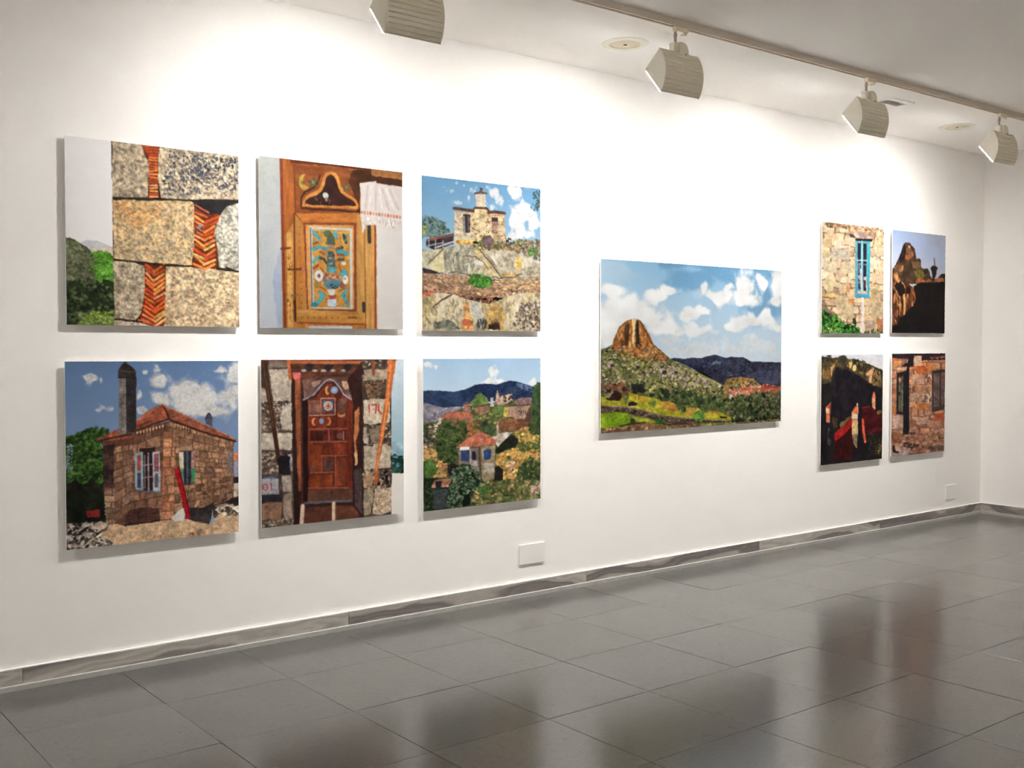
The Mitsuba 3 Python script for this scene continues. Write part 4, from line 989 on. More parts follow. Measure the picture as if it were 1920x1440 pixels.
C.dabs(14,[(70,56,48)],[(846,866),(910,858),(1011,884),(948,901)],(4.7,11.2),asp=2)
C.dabs(16,[(150,110,80),(120,86,64)],[(687,974),(770,960),(770,995),(696,997)],(5.5,10.9),asp=2,ang=-30)
C.poly((216,210,202),[(582,883),(624,848),(657,831),(667,869),(658,907),(606,900)],j=np.float64(2.7),n=10)
C.poly((168,24,30),[(601,602),(634,599),(670,744),(702,889),(674,898),(642,759)],j=np.float64(1.8),n=12)
C.line((110,14,22),8.1,[(632,600),(700,884)],j=np.float64(1.8))
C.poly((52,44,42),[(-11,865),(173,865),(232,882),(215,910),(173,935),(256,989),(231,1011),(-12,1007)],j=np.float64(8.3),n=30,c2=(90,76,68))
C.dabs(110,[(206,192,178),(186,168,150),(40,32,32),(150,134,122),(30,26,28),(220,206,192)],[(-9,869),(182,865),(228,886),(165,930),(252,996),(147,1011),(-10,1003)],(5.9,17.6),asp=1.8,ang=-20,jit=40)
C.poly((196,172,152),[(123,893),(186,859),(232,888),(190,912)],j=np.float64(6.7),n=20)
print_panel(3, C, 0.92, 'photo print of a stone house with tall chimney and leaning red plank', 'six prints in two rows')

# photo print of a dark red carved door between stone walls with slanted poles
C = Canvas(0.7845, 0.7884, 270, 280, 5, 0.36)
C.poly((84,66,58),[(-53,-45),(253,-45),(258,1087),(-45,1055)],j=np.float64(0.0),n=30,f=40,c2=(60,48,44))
C.dabs(120,[(150,130,112),(120,100,84),(170,150,130),(66,50,44),(98,80,66)],[(-3,253),(199,255),(137,426),(-1,428)],(5.2,13.8))
C.dabs(70,[(150,130,112),(120,100,84),(170,150,130),(66,50,44),(98,80,66)],[(-1,542),(164,560),(107,688),(0,680)],(5.1,12.8))
C.dabs(60,[(150,130,112),(120,100,84),(170,150,130),(66,50,44),(98,80,66)],[(0,955),(207,950),(208,1008),(0,995)],(5.1,12.8))
C.poly((188,172,154),[(47,58),(193,53),(199,245),(77,247)],c2=(161,147,132),j=np.float64(7.2),n=20,f=50)
C.poly((176,160,146),[(-3,159),(37,177),(44,251),(-3,251)],c2=(151,137,125),j=np.float64(7.1),n=20,f=50)
C.poly((192,178,160),[(140,274),(199,265),(200,431),(129,418),(123,352)],c2=(165,153,137),j=np.float64(7.3),n=20,f=50)
C.poly((200,184,166),[(-1,437),(74,436),(200,442),(199,544),(97,540),(-1,536)],c2=(172,158,142),j=np.float64(7.2),n=20,f=50)
C.poly((152,146,146),[(166,572),(201,566),(201,674),(165,667)],c2=(130,125,125),j=np.float64(7.3),n=20,f=50)
C.poly((172,170,178),[(0,704),(58,696),(109,712),(112,807),(1,803)],c2=(147,146,153),j=np.float64(7.1),n=20,f=50)
C.poly((178,160,146),[(135,698),(197,696),(198,801),(139,795)],c2=(153,137,125),j=np.float64(7.2),n=20,f=50)
C.poly((152,110,84),[(2,850),(126,853),(132,961),(2,954)],c2=(130,94,72),j=np.float64(7.1),n=20,f=50)
C.poly((156,134,118),[(144,813),(197,803),(201,960),(141,952)],c2=(134,115,101),j=np.float64(7.2),n=20,f=50)
C.poly((120,104,92),[(53,4),(179,5),(180,47),(45,50)],c2=(103,89,79),j=np.float64(7.2),n=20,f=50)
C.dabs(60,[(150,132,116),(210,196,178)],[(47,58),(193,53),(201,541),(97,535),(77,247)],(2.6,6.9),a=0.5)
C.poly((60,70,90),[(0,684),(111,688),(107,716),(1,709)],j=np.float64(7.1),a=0.6)
C.poly((40,36,44),[(1,806),(139,809),(130,853),(1,841)],j=np.float64(7.1),n=30)
C.poly((30,24,28),[(102,581),(164,568),(192,586),(183,689),(111,688)],j=np.float64(7.2),n=20)
C.line((62,36,26),28.2,[(16,-4),(41,169),(78,383),(107,573)],j=np.float64(2.7))
C.line((96,62,44),8.8,[(11,12),(44,193),(78,399)],j=np.float64(2.7),a=0.7)
C.line((170,62,56),7.9,[(9,747),(17,738),(33,743),(39,760),(32,777),(16,775),(7,760),(9,747)],j=np.float64(0.9))
C.line((170,62,56),8.8,[(60,735),(67,779)],j=np.float64(0.9))
C.poly((46,26,24),[(196,-28),(700,-27),(703,1014),(212,1000)],j=np.float64(0.0),n=20)
C.poly((150,80,46),[(218,118),(258,114),(264,790),(244,801),(230,588)],j=np.float64(3.7),n=26,f=(50,8),c2=(112,56,36))
C.line((70,40,34),12.9,[(264,115),(267,923)],j=np.float64(1.8))
C.poly((92,50,34),[(161,-20),(700,-18),(701,69),(626,116),(281,111),(198,114),(193,22)],j=np.float64(2.9),n=25,f=(10,50),c2=(66,38,30))
C.line((166,90,50),18.8,[(189,15),(696,18)],j=np.float64(2.9))
C.line((120,40,34),8.6,[(0,-1),(941,2)],j=np.float64(1.0))
C.line((180,90,46),19.9,[(178,-3),(189,113)],j=np.float64(1.8))
C.poly((40,32,36),[(281,48),(309,24),(351,31),(328,67),(300,73)],j=np.float64(3.7))
C.poly((40,32,36),[(417,49),(446,25),(489,32),(465,68),(436,75)],j=np.float64(3.8))
C.poly((40,32,36),[(552,50),(582,26),(626,33),(601,70),(572,76)],j=np.float64(3.9))
C.ell((160,150,148),(356,67,18.8,7.6),j=np.float64(2.8))
C.ell((160,150,148),(480,68,19.3,7.7),j=np.float64(2.9))
C.ell((160,150,148),(552,69,19.5,7.7),j=np.float64(2.9))
C.ell((160,150,148),(281,66,18.6,7.6),j=np.float64(2.8))
C.ell((160,150,148),(417,68,19.1,7.7),j=np.float64(2.9))
C.poly((206,92,94),[(207,77),(259,74),(259,116),(213,119)],j=np.float64(3.7))
C.poly((110,42,28),[(304,119),(626,116),(628,900),(305,876)],j=np.float64(0.0),n=20,f=(60,10),c2=(90,32,24))
C.poly((128,94,80),[(270,116),(441,110),(626,117),(624,241),(605,251),(558,218),(528,170),(480,125),(441,124),(389,167),(338,221),(282,244)],j=np.float64(2.9),n=35,f=18,c2=(90,62,54))
C.poly((206,164,130),[(538,127),(582,128),(602,180),(572,188),(546,162)],j=np.float64(7.8),a=0.75)
C.poly((176,140,120),[(328,141),(365,125),(403,134),(347,175)],j=np.float64(7.5),a=0.7)
C.poly((70,46,42),[(597,137),(626,129),(626,233),(592,206)],j=np.float64(5.9),a=0.8)
C.line((146,150,166),9.4,[(277,244),(338,223),(389,169),(427,132),(456,123),(489,131),(528,172),(558,219),(612,251)],j=np.float64(1.9))
C.line((56,36,40),10.4,[(319,235),(366,218),(405,172),(441,143),(480,145),(511,183),(538,224)],j=np.float64(2.9))
C.ell((206,146,70),(442,190,16.3,25.5),j=np.float64(1.9))
C.ell((92,60,56),(451,187,11.5,18.7),j=np.float64(1.9))
C.ell((120,142,176),(492,189,26.1,23.9),j=np.float64(3.9))
C.ell((186,190,200),(492,189,8.7,7.7),j=np.float64(1.9))
C.poly((124,78,62),[(310,246),(390,248),(390,328),(310,334)],j=np.float64(2.8),n=40,f=24)
C.poly((96,62,52),[(509,247),(577,240),(578,369),(519,358)],j=np.float64(2.9),n=40,f=24)
C.ell((210,120,60),(539,342,27.2,15.4),j=np.float64(3.9))
C.ell((96,52,42),(540,333,21.4,12.0),j=np.float64(1.9))
C.line((170,150,140),6.4,[(394,239),(495,240),(495,342),(318,341)],j=np.float64(1.0))
C.line((150,120,110),6.6,[(396,242),(399,337)],j=np.float64(0.9))
C.poly((70,88,112),[(409,251),(482,251),(482,319),(412,319)],j=np.float64(1.0),n=16)
C.ell((200,184,168),(447,286,30.6,28.9),j=np.float64(1.9))
C.ell((110,90,100),(447,286,21.0,20.4),j=np.float64(1.9))
C.ell((208,190,170),(447,286,16.3,15.3),j=np.float64(1.9))
C.ell((166,50,40),(447,286,11.5,11.1),j=np.float64(1.9))
C.ell((206,120,60),(351,381,18.8,25.2),j=np.float64(1.9))
C.ell((110,44,30),(361,380,14.1,18.5),j=np.float64(1.9))
C.ell((206,120,60),(448,381,19.1,25.5),j=np.float64(1.9))
C.ell((110,44,30),(439,381,14.3,18.7),j=np.float64(1.9))
C.ell((120,140,160),(400,377,17.1,16.9),j=np.float64(3.8))
C.line((150,84,66),6.8,[(315,424),(580,431)],j=np.float64(1.9))
C.line((150,84,66),6.8,[(316,503),(580,513)],j=np.float64(1.9))
C.line((150,84,66),6.8,[(405,592),(580,601)],j=np.float64(1.9))
C.line((150,84,66),6.8,[(319,692),(482,698)],j=np.float64(1.9))
C.line((150,84,66),6.8,[(312,785),(584,803)],j=np.float64(1.9))
C.line((150,84,66),7.6,[(400,590),(401,691)],j=np.float64(1.9))
C.line((150,84,66),7.7,[(496,604),(497,791)],j=np.float64(1.9))
C.line((150,84,66),7.6,[(450,432),(454,509)],j=np.float64(1.9))
C.poly((76,30,26),[(324,437),(437,440),(435,501),(324,497)],j=np.float64(1.9),n=24,f=(40,14),c2=(57,22,19))
C.poly((84,34,28),[(469,441),(566,442),(566,506),(470,503)],j=np.float64(1.9),n=24,f=(40,14),c2=(63,25,21))
C.poly((138,58,28),[(318,523),(397,524),(392,689),(321,686)],j=np.float64(1.9),n=24,f=(40,14),c2=(103,43,21))
C.poly((132,52,28),[(503,610),(580,613),(579,791),(503,787)],j=np.float64(1.9),n=24,f=(40,14),c2=(99,39,21))
C.poly((94,64,58),[(415,612),(480,616),(478,691),(417,688)],j=np.float64(1.9),n=24,f=(40,14),c2=(70,48,43))
C.poly((152,64,32),[(321,709),(478,715),(476,788),(323,780)],j=np.float64(1.9),n=24,f=(40,14),c2=(114,48,24))
C.poly((128,48,30),[(401,519),(578,524),(578,592),(405,586)],j=np.float64(1.9),n=24,f=(40,14),c2=(96,36,22))
C.ell((104,70,66),(347,662,18.7,21.8),j=np.float64(2.8),a=0.7)
C.ell((96,50,44),(540,658,23.3,29.0),j=np.float64(3.9),a=0.7)
C.ell((100,52,46),(540,748,23.3,29.0),j=np.float64(3.9),a=0.7)
C.ell((130,92,84),(529,474,25.2,20.5),j=np.float64(3.9),a=0.5)
C.line((150,130,130),6.8,[(554,450),(555,501)],j=np.float64(1.0))
C.poly((36,18,18),[(271,249),(308,250),(308,860),(276,895)],j=np.float64(1.9),n=20)
C.poly((88,54,42),[(305,797),(620,809),(620,888),(303,868)],j=np.float64(1.9),n=20,f=(40,10))
C.line((92,84,96),15.4,[(285,875),(618,886)],j=np.float64(2.9))
C.poly((104,58,42),[(268,905),(599,912),(683,956),(688,1014),(258,1009)],j=np.float64(2.9),n=22,f=(12,40),c2=(80,44,36))
C.line((58,34,30),10.2,[(280,895),(638,913)],j=np.float64(1.9))
C.poly((50,28,26),[(582,128),(695,3),(700,1009),(673,994),(618,912),(622,267)],j=np.float64(3.0),n=24,f=(50,8))
C.poly((168,98,56),[(636,328),(668,294),(668,442),(645,510),(657,657),(637,664),(629,474)],j=np.float64(5.0),n=25,f=(40,8))
C.poly((210,160,110),[(632,587),(649,579),(657,657),(639,668)],j=np.float64(4.0))
C.poly((72,58,58),[(628,698),(687,685),(688,987),(638,922)],j=np.float64(4.0),n=25,f=(40,8))
C.poly((82,66,56),[(690,-27),(910,-27),(908,1016),(694,1009)],j=np.float64(0.0),n=30,f=40,c2=(56,44,40))
C.dabs(60,[(150,130,112),(120,100,84),(170,150,130),(66,50,44),(98,80,66)],[(696,408),(900,417),(900,558),(717,548)],(5.7,15.2))
C.dabs(90,[(160,134,108),(60,46,42),(190,166,136),(110,86,70)],[(697,694),(905,704),(905,831),(697,815)],(6.6,17.0))
C.dabs(30,[(150,130,112),(120,100,84),(170,150,130),(66,50,44),(98,80,66)],[(695,3),(900,4),(900,142),(696,139)],(7.6,15.2))
C.poly((166,146,122),[(698,69),(776,61),(879,69),(875,129),(698,130)],c2=(142,125,104),j=np.float64(8.1),n=20,f=50)
C.poly((128,92,64),[(706,146),(843,143),(822,248),(731,246)],c2=(110,79,55),j=np.float64(8.1),n=20,f=50)
C.poly((198,180,156),[(698,256),(797,248),(896,262),(896,406),(797,412),(698,405)],c2=(170,154,134),j=np.float64(8.1),n=20,f=50)
C.poly((184,168,150),[(696,430),(721,427),(729,531),(699,530)],c2=(158,144,129),j=np.float64(8.0),n=20,f=50)
C.poly((140,118,100),[(742,445),(818,422),(823,536),(752,524)],c2=(120,101,86),j=np.float64(8.1),n=20,f=50)
C.poly((192,174,150),[(699,549),(797,548),(902,554),(900,699),(798,701),(699,696)],c2=(165,149,129),j=np.float64(8.1),n=20,f=50)
C.poly((172,136,104),[(699,725),(767,721),(769,812),(699,811)],c2=(147,116,89),j=np.float64(8.0),n=20,f=50)
C.poly((166,146,120),[(701,824),(775,821),(753,980),(702,997)],c2=(142,125,103),j=np.float64(8.0),n=20,f=50)
C.poly((206,182,150),[(783,826),(906,824),(904,985),(839,996),(763,981)],c2=(177,156,129),j=np.float64(8.2),n=20,f=50)
C.dabs(26,[(90,70,60),(50,40,38)],[(711,149),(838,146),(822,245),(734,242)],(4.7,12.3),asp=2,jit=50)
C.dabs(90,[(140,100,76),(222,202,172),(170,140,112)],[(783,830),(906,827),(904,985),(763,976)],(3.8,8.5))
C.dabs(8,[(20,18,20)],[(787,700),(900,708),(900,813),(788,796)],(7.6,15.2))
C.line((186,52,48),10.0,[(739,286),(742,333)],j=np.float64(1.0))
C.line((186,52,48),9.8,[(762,289),(795,287),(787,342)],j=np.float64(1.0))
C.line((186,52,48),9.9,[(813,288),(809,325),(832,347)],j=np.float64(1.0))
C.line((124,64,38),24.3,[(770,-1),(774,87)],j=np.float64(3.0))
C.poly((196,206,216),[(906,-44),(1047,-44),(1047,566),(906,558)],j=np.float64(0.0),n=4,c3=(146,178,192))
C.poly((128,164,180),[(906,532),(1047,539),(1047,628),(906,620)],j=np.float64(4.2),n=12,c2=(160,186,196))
C.poly((42,72,72),[(908,624),(931,613),(952,631),(1047,628),(1047,744),(908,733)],j=np.float64(6.3),n=30,c2=(24,50,40))
C.dabs(16,[(90,140,170),(20,40,40),(40,80,50)],[(912,629),(999,634),(999,736),(912,731)],(7.7,15.5))
C.poly((228,222,214),[(908,733),(1047,744),(1046,1171),(902,1155)],j=np.float64(1.0),n=2)
C.poly((196,100,48),[(881,-27),(1047,-26),(943,5),(918,133),(889,310),(838,537),(806,710),(800,797),(773,795),(787,665),(823,449),(869,186)],j=np.float64(3.1),n=20,f=(40,8),c2=(176,84,40))
C.line((222,136,76),9.1,[(902,18),(879,257),(823,554),(793,709)],j=np.float64(2.1))
C.line((204,174,152),27.4,[(270,892),(262,1005)],j=np.float64(0.9))
C.line((214,188,160),24.9,[(484,893),(485,1014)],j=np.float64(1.0))
C.line((150,110,90),7.7,[(494,897),(495,1011)],j=np.float64(1.0))
print_panel(4, C, 0.86, 'photo print of a dark red carved door between stone walls with slanted poles', 'six prints in two rows')

# photo print of a hillside village with a small orange roofed house
C = Canvas(0.7908, 0.7943, 230, 280, 6, 0.5)
C.poly((150,184,216),[(-58,-48),(1065,-44),(1066,529),(-60,477)],j=np.float64(0.0),n=3,f=6,c3=(206,222,232))
C.cloud((234,236,240),[(43,38,41,18),(91,49,29,11)],wisp=0.45,f=16)
C.cloud((240,242,244),[(557,83,38,28),(594,121,49,39),(541,154,73,25),(626,155,64,22),(908,170,44,26)],wisp=0.3,f=16)
C.poly((30,44,78),[(-11,209),(76,208),(160,213),(244,221),(345,208),(427,175),(520,172),(604,180),(668,166),(717,156),(776,162),(875,186),(953,207),(953,291),(499,294),(314,318),(174,325),(95,310),(-11,283)],j=np.float64(3.1),n=20,f=20,c2=(44,58,88))
C.dabs(26,[(112,134,164),(80,100,136)],[(782,175),(930,197),(930,240),(820,219)],(5.9,12.8),asp=2,a=0.7)
C.poly((134,128,138),[(-11,281),(95,308),(174,325),(324,318),(314,346),(194,362),(95,435),(-12,431)],j=np.float64(4.9),n=22,f=24,c2=(110,108,124))
C.dabs(26,[(168,150,146),(90,92,110)],[(-2,295),(125,323),(95,419),(-2,415)],(5.3,12.5),asp=2,ang=20,a=0.6)
C.poly((76,84,48),[(-12,423),(134,405),(224,359),(396,316),(711,292),(908,281),(1066,251),(1066,1158),(-14,1056)],j=np.float64(6.3),n=30,f=30,c2=(100,92,54))
C.poly((100,126,62),[(375,299),(416,251),(460,229),(510,261),(535,296),(499,344),(396,341)],j=np.float64(14.5),n=24,c2=(70,96,48))
C.poly((44,64,40),[(903,281),(936,196),(975,171),(1066,190),(1066,460),(930,445),(914,350)],j=np.float64(15.7),n=30,c2=(62,86,50))
C.poly((186,176,170),[(552,269),(577,265),(583,331),(551,331)],j=np.float64(2.1),n=10)
C.poly((188,160,138),[(602,239),(628,236),(632,298),(594,302)],j=np.float64(2.1),n=12)
C.line((170,150,130),8.4,[(613,224),(615,243)],j=np.float64(2.1))
C.poly((190,162,138),[(583,314),(604,289),(647,261),(744,244),(746,293),(668,325)],j=np.float64(4.3),n=20,c2=(150,110,90))
C.dabs(12,[(60,50,48)],[(668,257),(754,260),(754,302),(668,300)],(5.8,12.5))
C.poly((156,112,92),[(322,301),(353,290),(385,301),(385,365),(324,355)],j=np.float64(3.1),n=20)
C.line((90,60,54),8.4,[(322,301),(385,301)],j=np.float64(2.0))
C.poly((150,112,88),[(416,329),(531,312),(546,363),(499,386),(421,371)],j=np.float64(3.1),n=22)
C.line((110,56,46),12.1,[(421,327),(536,316)],j=np.float64(3.1))
C.poly((178,144,122),[(700,336),(903,334),(899,436),(820,454),(749,412),(711,407)],j=np.float64(3.3),n=14,c2=(160,124,104))
C.poly((146,114,110),[(765,298),(820,277),(917,281),(921,326),(778,328)],j=np.float64(3.3),n=20,c2=(120,90,90))
C.line((84,64,60),7.8,[(760,330),(914,328)],j=np.float64(2.2))
C.poly((96,66,58),[(853,434),(886,358),(903,350),(914,428),(930,471),(864,477)],j=np.float64(4.4),n=20)
C.dabs(6,[(60,50,50)],[(711,352),(886,349),(886,401),(711,394)],(5.9,9.8),asp=1.8,ang=90)
C.ell((100,130,60),(625,366,63.9,35.3),j=np.float64(21.3))
C.poly((206,172,80),[(679,342),(711,343),(711,411),(668,401)],j=np.float64(6.5),a=0.8)
C.poly((134,86,58),[(609,436),(711,419),(842,425),(925,471),(765,507),(657,503),(609,491)],j=np.float64(4.3),n=26,f=40,c2=(108,66,48))
C.poly((190,166,150),[(599,423),(620,424),(625,521),(604,520)],j=np.float64(2.1),n=15)
C.poly((184,104,78),[(122,390),(156,373),(214,349),(314,356),(390,370),(416,398),(324,404),(223,402)],j=np.float64(3.0),n=18,c2=(164,90,70))
C.poly((130,92,66),[(223,402),(416,399),(408,449),(324,421),(238,450)],j=np.float64(3.0),n=25)
C.poly((206,182,158),[(122,392),(144,385),(144,429),(119,436)],j=np.float64(3.0))
C.dabs(16,[(206,190,176),(90,70,60),(196,176,160)],[(32,433),(134,429),(134,486),(36,481)],(7.1,15.2),asp=2)
C.dabs(120,[(50,68,34),(36,50,28),(66,84,42),(84,98,52)],[(95,476),(183,439),(324,425),(390,481),(334,544),(263,598),(223,669),(133,680),(99,581)],(8.2,21.8))
C.poly((46,60,40),[(468,451),(499,411),(541,393),(593,423),(609,491),(562,531),(499,503)],j=np.float64(14.7),n=30,c2=(64,80,50))
C.dabs(60,[(110,120,66),(80,96,50),(150,120,70),(60,76,40)],[(375,406),(604,356),(668,401),(604,457),(457,418)],(6.6,15.1))
C.dabs(14,[(196,106,62),(170,90,56)],[(365,439),(457,434),(457,492),(344,545)],(7.4,14.9))
C.poly((204,196,182),[(562,541),(647,514),(754,510),(711,542),(646,586),(620,618),(593,583)],j=np.float64(6.4),n=20,c2=(170,150,130))
C.poly((30,34,24),[(604,617),(743,531),(809,569),(787,602),(668,646),(604,651)],j=np.float64(12.9),n=30)
C.poly((208,164,80),[(1066,434),(886,478),(765,511),(809,569),(787,627),(689,639),(598,667),(598,726),(657,781),(667,841),(776,849),(809,757),(908,729),(1066,686)],j=np.float64(10.9),n=24,f=30,c2=(180,134,66))
C.dabs(130,[(226,190,100),(180,132,66),(92,96,48),(214,172,86),(150,104,60),(110,110,56)],[(1066,434),(886,478),(765,511),(809,569),(787,627),(689,639),(598,667),(598,726),(657,781),(667,841),(776,849),(809,757),(908,729),(1066,686)],(6.8,19.5))
C.dabs(40,[(66,84,44),(90,104,52)],[(776,592),(930,583),(1000,570),(1000,639),(820,655)],(7.9,17.8))
C.dabs(40,[(60,80,40),(50,70,40)],[(886,469),(1000,431),(1000,561),(908,531)],(8.9,19.9))
C.dabs(18,[(206,110,60),(222,190,160)],[(668,714),(798,713),(765,839),(678,825)],(6.8,14.5))
C.poly((206,166,96),[(-12,567),(114,590),(193,700),(182,789),(84,782),(-13,655)],j=np.float64(9.8),n=26,c2=(160,110,70))
C.dabs(40,[(226,186,100),(120,80,60),(180,130,80),(80,60,50)],[(-12,567),(114,590),(193,700),(182,789),(84,782),(-13,655)],(7.2,16.1))
C.dabs(24,[(150,130,130),(90,70,70),(50,46,50)],[(-2,471),(95,484),(94,573),(-3,567)],(7.1,16.0))
C.dabs(16,[(40,56,30)],[(-2,431),(36,433),(36,529),(-3,527)],(7.1,14.2))
C.dabs(110,[(46,62,32),(56,74,38),(30,44,26),(70,86,46)],[(94,532),(223,563),(263,598),(273,681),(202,701),(123,671)],(8.2,20.0))
C.poly((36,34,34),[(192,708),(232,695),(293,723),(282,788),(202,799)],j=np.float64(8.0),n=30)
C.poly((134,120,114),[(278,606),(459,601),(459,767),(293,748)],j=np.float64(3.1),n=18,c2=(116,100,96))
C.poly((152,134,104),[(457,601),(595,596),(586,831),(472,843)],j=np.float64(3.2),n=18,c2=(130,110,84))
C.poly((190,180,170),[(498,720),(582,717),(582,784),(498,778)],j=np.float64(10.5),n=20,a=0.7)
C.poly((176,168,164),[(374,687),(436,683),(436,741),(374,737)],j=np.float64(8.2),a=0.7)
C.line((84,66,50),18.6,[(459,605),(469,835)],j=np.float64(4.2))
C.poly((198,112,82),[(261,596),(334,551),(459,491),(520,520),(608,568),(593,593),(476,597),(374,594)],j=np.float64(3.1),n=12,f=50,c2=(182,98,74))
C.poly((180,86,58),[(470,501),(482,552),(476,595),(459,597)],j=np.float64(2.1),a=0.7)
C.poly((176,160,160),[(461,544),(478,545),(480,585),(465,589)],j=np.float64(2.1),a=0.6)
C.poly((46,60,112),[(301,617),(368,619),(368,693),(305,684)],j=np.float64(2.0),n=20)
C.poly((34,34,52),[(395,627),(428,627),(428,692),(397,690)],j=np.float64(2.1))
C.poly((44,70,126),[(493,623),(557,623),(555,691),(494,691)],j=np.float64(2.1),n=20)
C.poly((232,228,220),[(293,593),(372,594),(372,614),(297,615)],j=np.float64(1.0))
C.line((200,196,190),7.1,[(381,621),(384,696)],j=np.float64(1.0))
C.line((180,174,168),7.3,[(488,619),(490,694)],j=np.float64(1.0))
C.poly((32,28,28),[(593,747),(625,741),(665,769),(659,840),(578,851)],j=np.float64(6.4),n=20)
C.poly((56,82,40),[(-13,667),(45,659),(99,670),(108,760),(-13,799)],j=np.float64(13.6),n=30,c2=(84,122,50))
C.poly((22,32,22),[(-13,775),(94,783),(222,857),(231,998),(-14,1056)],j=np.float64(11.8),n=40,c2=(34,46,30))
C.dabs(40,[(40,60,34),(56,80,40),(20,26,20)],[(-4,784),(83,855),(83,993),(-5,993)],(7.1,16.0))
C.poly((196,136,106),[(59,849),(84,802),(153,795),(237,801),(227,859)],j=np.float64(4.9),n=22,c2=(160,100,80))
C.poly((28,34,44),[(93,807),(145,811),(142,853),(98,850)],j=np.float64(2.0))
C.poly((58,62,66),[(72,866),(217,869),(204,991),(83,993)],j=np.float64(4.0),n=25)
C.poly((36,50,34),[(192,896),(232,744),(313,716),(374,708),(462,784),(498,837),(441,883),(343,991),(182,993)],j=np.float64(16.3),n=40,c2=(26,36,26))
C.dabs(130,[(96,116,92),(60,84,58),(36,52,34),(76,100,70),(120,136,110)],[(192,896),(232,744),(313,716),(374,708),(462,784),(498,837),(441,883),(343,991),(182,993)],(7.4,16.6))
C.poly((18,24,18),[(333,915),(374,894),(384,978),(322,997)],j=np.float64(10.2))
C.poly((112,112,62),[(373,985),(456,875),(519,847),(646,848),(787,849),(798,773),(908,694),(1066,747),(1066,1141),(373,1076)],j=np.float64(12.9),n=32,c2=(80,90,46))
C.dabs(230,[(146,136,84),(66,84,44),(100,110,56),(176,128,92),(54,70,38),(160,150,104)],[(373,985),(456,875),(519,847),(646,848),(787,849),(798,773),(908,694),(1066,747),(1066,1141),(373,1076)],(7.7,19.3))
C.dabs(60,[(52,72,38),(44,60,36)],[(798,773),(908,703),(1000,743),(1000,865),(819,843)],(8.9,19.8))
C.dabs(20,[(196,150,140),(210,170,160)],[(908,901),(1000,882),(1000,969),(919,954)],(6.0,13.0))
C.dabs(14,[(56,110,50)],[(456,875),(519,863),(519,922),(456,925)],(8.5,17.0))
C.dabs(8,[(206,150,90)],[(415,897),(456,900),(446,958),(415,955)],(6.6,12.2))
print_panel(5, C, 0.84, 'photo print of a hillside village with a small orange roofed house', 'six prints in two rows')

# wide landscape photo print of a domed rock hill under white clouds
C = Canvas(1.6885, 1.0293, 340, 300, 7, 0.5)
C.poly((112,164,204),[(-32,-29),(1048,-121),(1053,664),(-28,639)],j=np.float64(0.0),n=3,f=6,c3=(206,218,228))
C.cloud((78,140,188),[(547,5,249,58),(741,33,207,77),(473,117,118,66),(897,206,117,105)],wisp=0.4,f=4,a=0.55,cut=0.35)
C.cloud((176,202,222),[(58,86,130,69),(7,44,77,46)],wisp=0.4,f=4,a=0.7,cut=0.3)
C.cloud((242,243,244),[(40,187,52,31),(145,253,40,39),(60,294,104,62),(226,329,89,63),(289,375,63,48),(22,441,51,46),(145,315,80,55),(60,379,91,46)],wisp=0.34,f=8,cut=0.34)
C.cloud((244,245,246),[(260,204,40,41),(305,194,28,35),(345,160,35,31),(624,180,85,44),(666,131,39,29),(781,112,71,65),(758,182,72,45),(871,86,30,49),(533,151,15,40),(967,80,49,97),(968,199,36,37),(574,178,38,33)],wisp=0.28,f=10,cut=0.36)
C.cloud((240,242,244),[(452,274,22,16),(496,280,28,38),(545,287,26,23),(416,316,33,21),(475,388,59,36),(395,410,20,18),(799,353,122,45),(893,338,63,52),(711,376,55,34),(991,371,38,27),(534,395,45,22)],wisp=0.34,f=11,cut=0.36)
C.cloud((224,230,236),[(588,520,275,50),(345,471,78,48),(403,535,144,41),(824,477,131,35),(595,403,23,15)],wisp=0.6,f=8,a=0.8)
C.poly((34,36,58),[(350,577),(367,568),(396,573),(418,580),(469,569),(513,574),(558,561),(600,552),(634,564),(665,573),(697,568),(760,572),(809,598),(891,601),(1053,609),(1054,781),(651,756),(551,678),(447,626)],j=np.float64(3.8),n=30,f=30,c2=(50,52,72))
C.dabs(90,[(74,80,102),(56,60,82),(84,92,96),(24,26,44)],[(476,577),(627,570),(785,598),(1001,619),(1002,743),(706,707),(551,653)],(2.6,7.2),asp=2,jit=20)
C.dabs(14,[(110,130,140),(96,110,120)],[(581,587),(635,596),(635,613),(581,612)],(3.2,6.4),asp=2)
C.poly((68,70,92),[(769,684),(867,660),(1001,663),(1002,752),(867,747)],j=np.float64(8.3),n=30,a=0.7)
C.poly((132,132,68),[(-6,519),(29,506),(61,487),(140,542),(262,487),(303,531),(360,584),(447,626),(521,673),(589,712),(651,748),(691,834),(692,995),(-3,1021)],j=np.float64(3.5),n=35,f=40,c2=(92,94,58))
C.poly((176,108,48),[(54,499),(61,464),(75,425),(90,390),(119,356),(155,341),(191,345),(213,372),(228,408),(244,439),(262,487),(303,527),(350,577),(304,591),(127,565),(61,522)],j=np.float64(2.7),n=30,f=(36,10),c2=(120,70,34))
C.dabs(70,[(206,140,70),(96,56,30),(150,86,40),(216,160,96)],[(71,479),(93,394),(139,354),(192,353),(241,447),(255,503),(127,518)],(3.4,9.7),asp=3,ang=95,jit=12,a=0.75)
C.poly((44,32,28),[(164,354),(183,357),(189,440),(191,522),(170,507),(173,424)],j=np.float64(3.4),n=20)
C.poly((74,46,26),[(119,378),(140,362),(137,440),(132,504),(116,491)],j=np.float64(4.0),n=25)
C.poly((222,188,124),[(152,345),(173,344),(166,424),(164,503),(152,479),(155,409)],j=np.float64(3.3),n=18)
C.line((70,44,30),6.1,[(192,353),(230,431),(256,487)],j=np.float64(2.7),a=0.7)
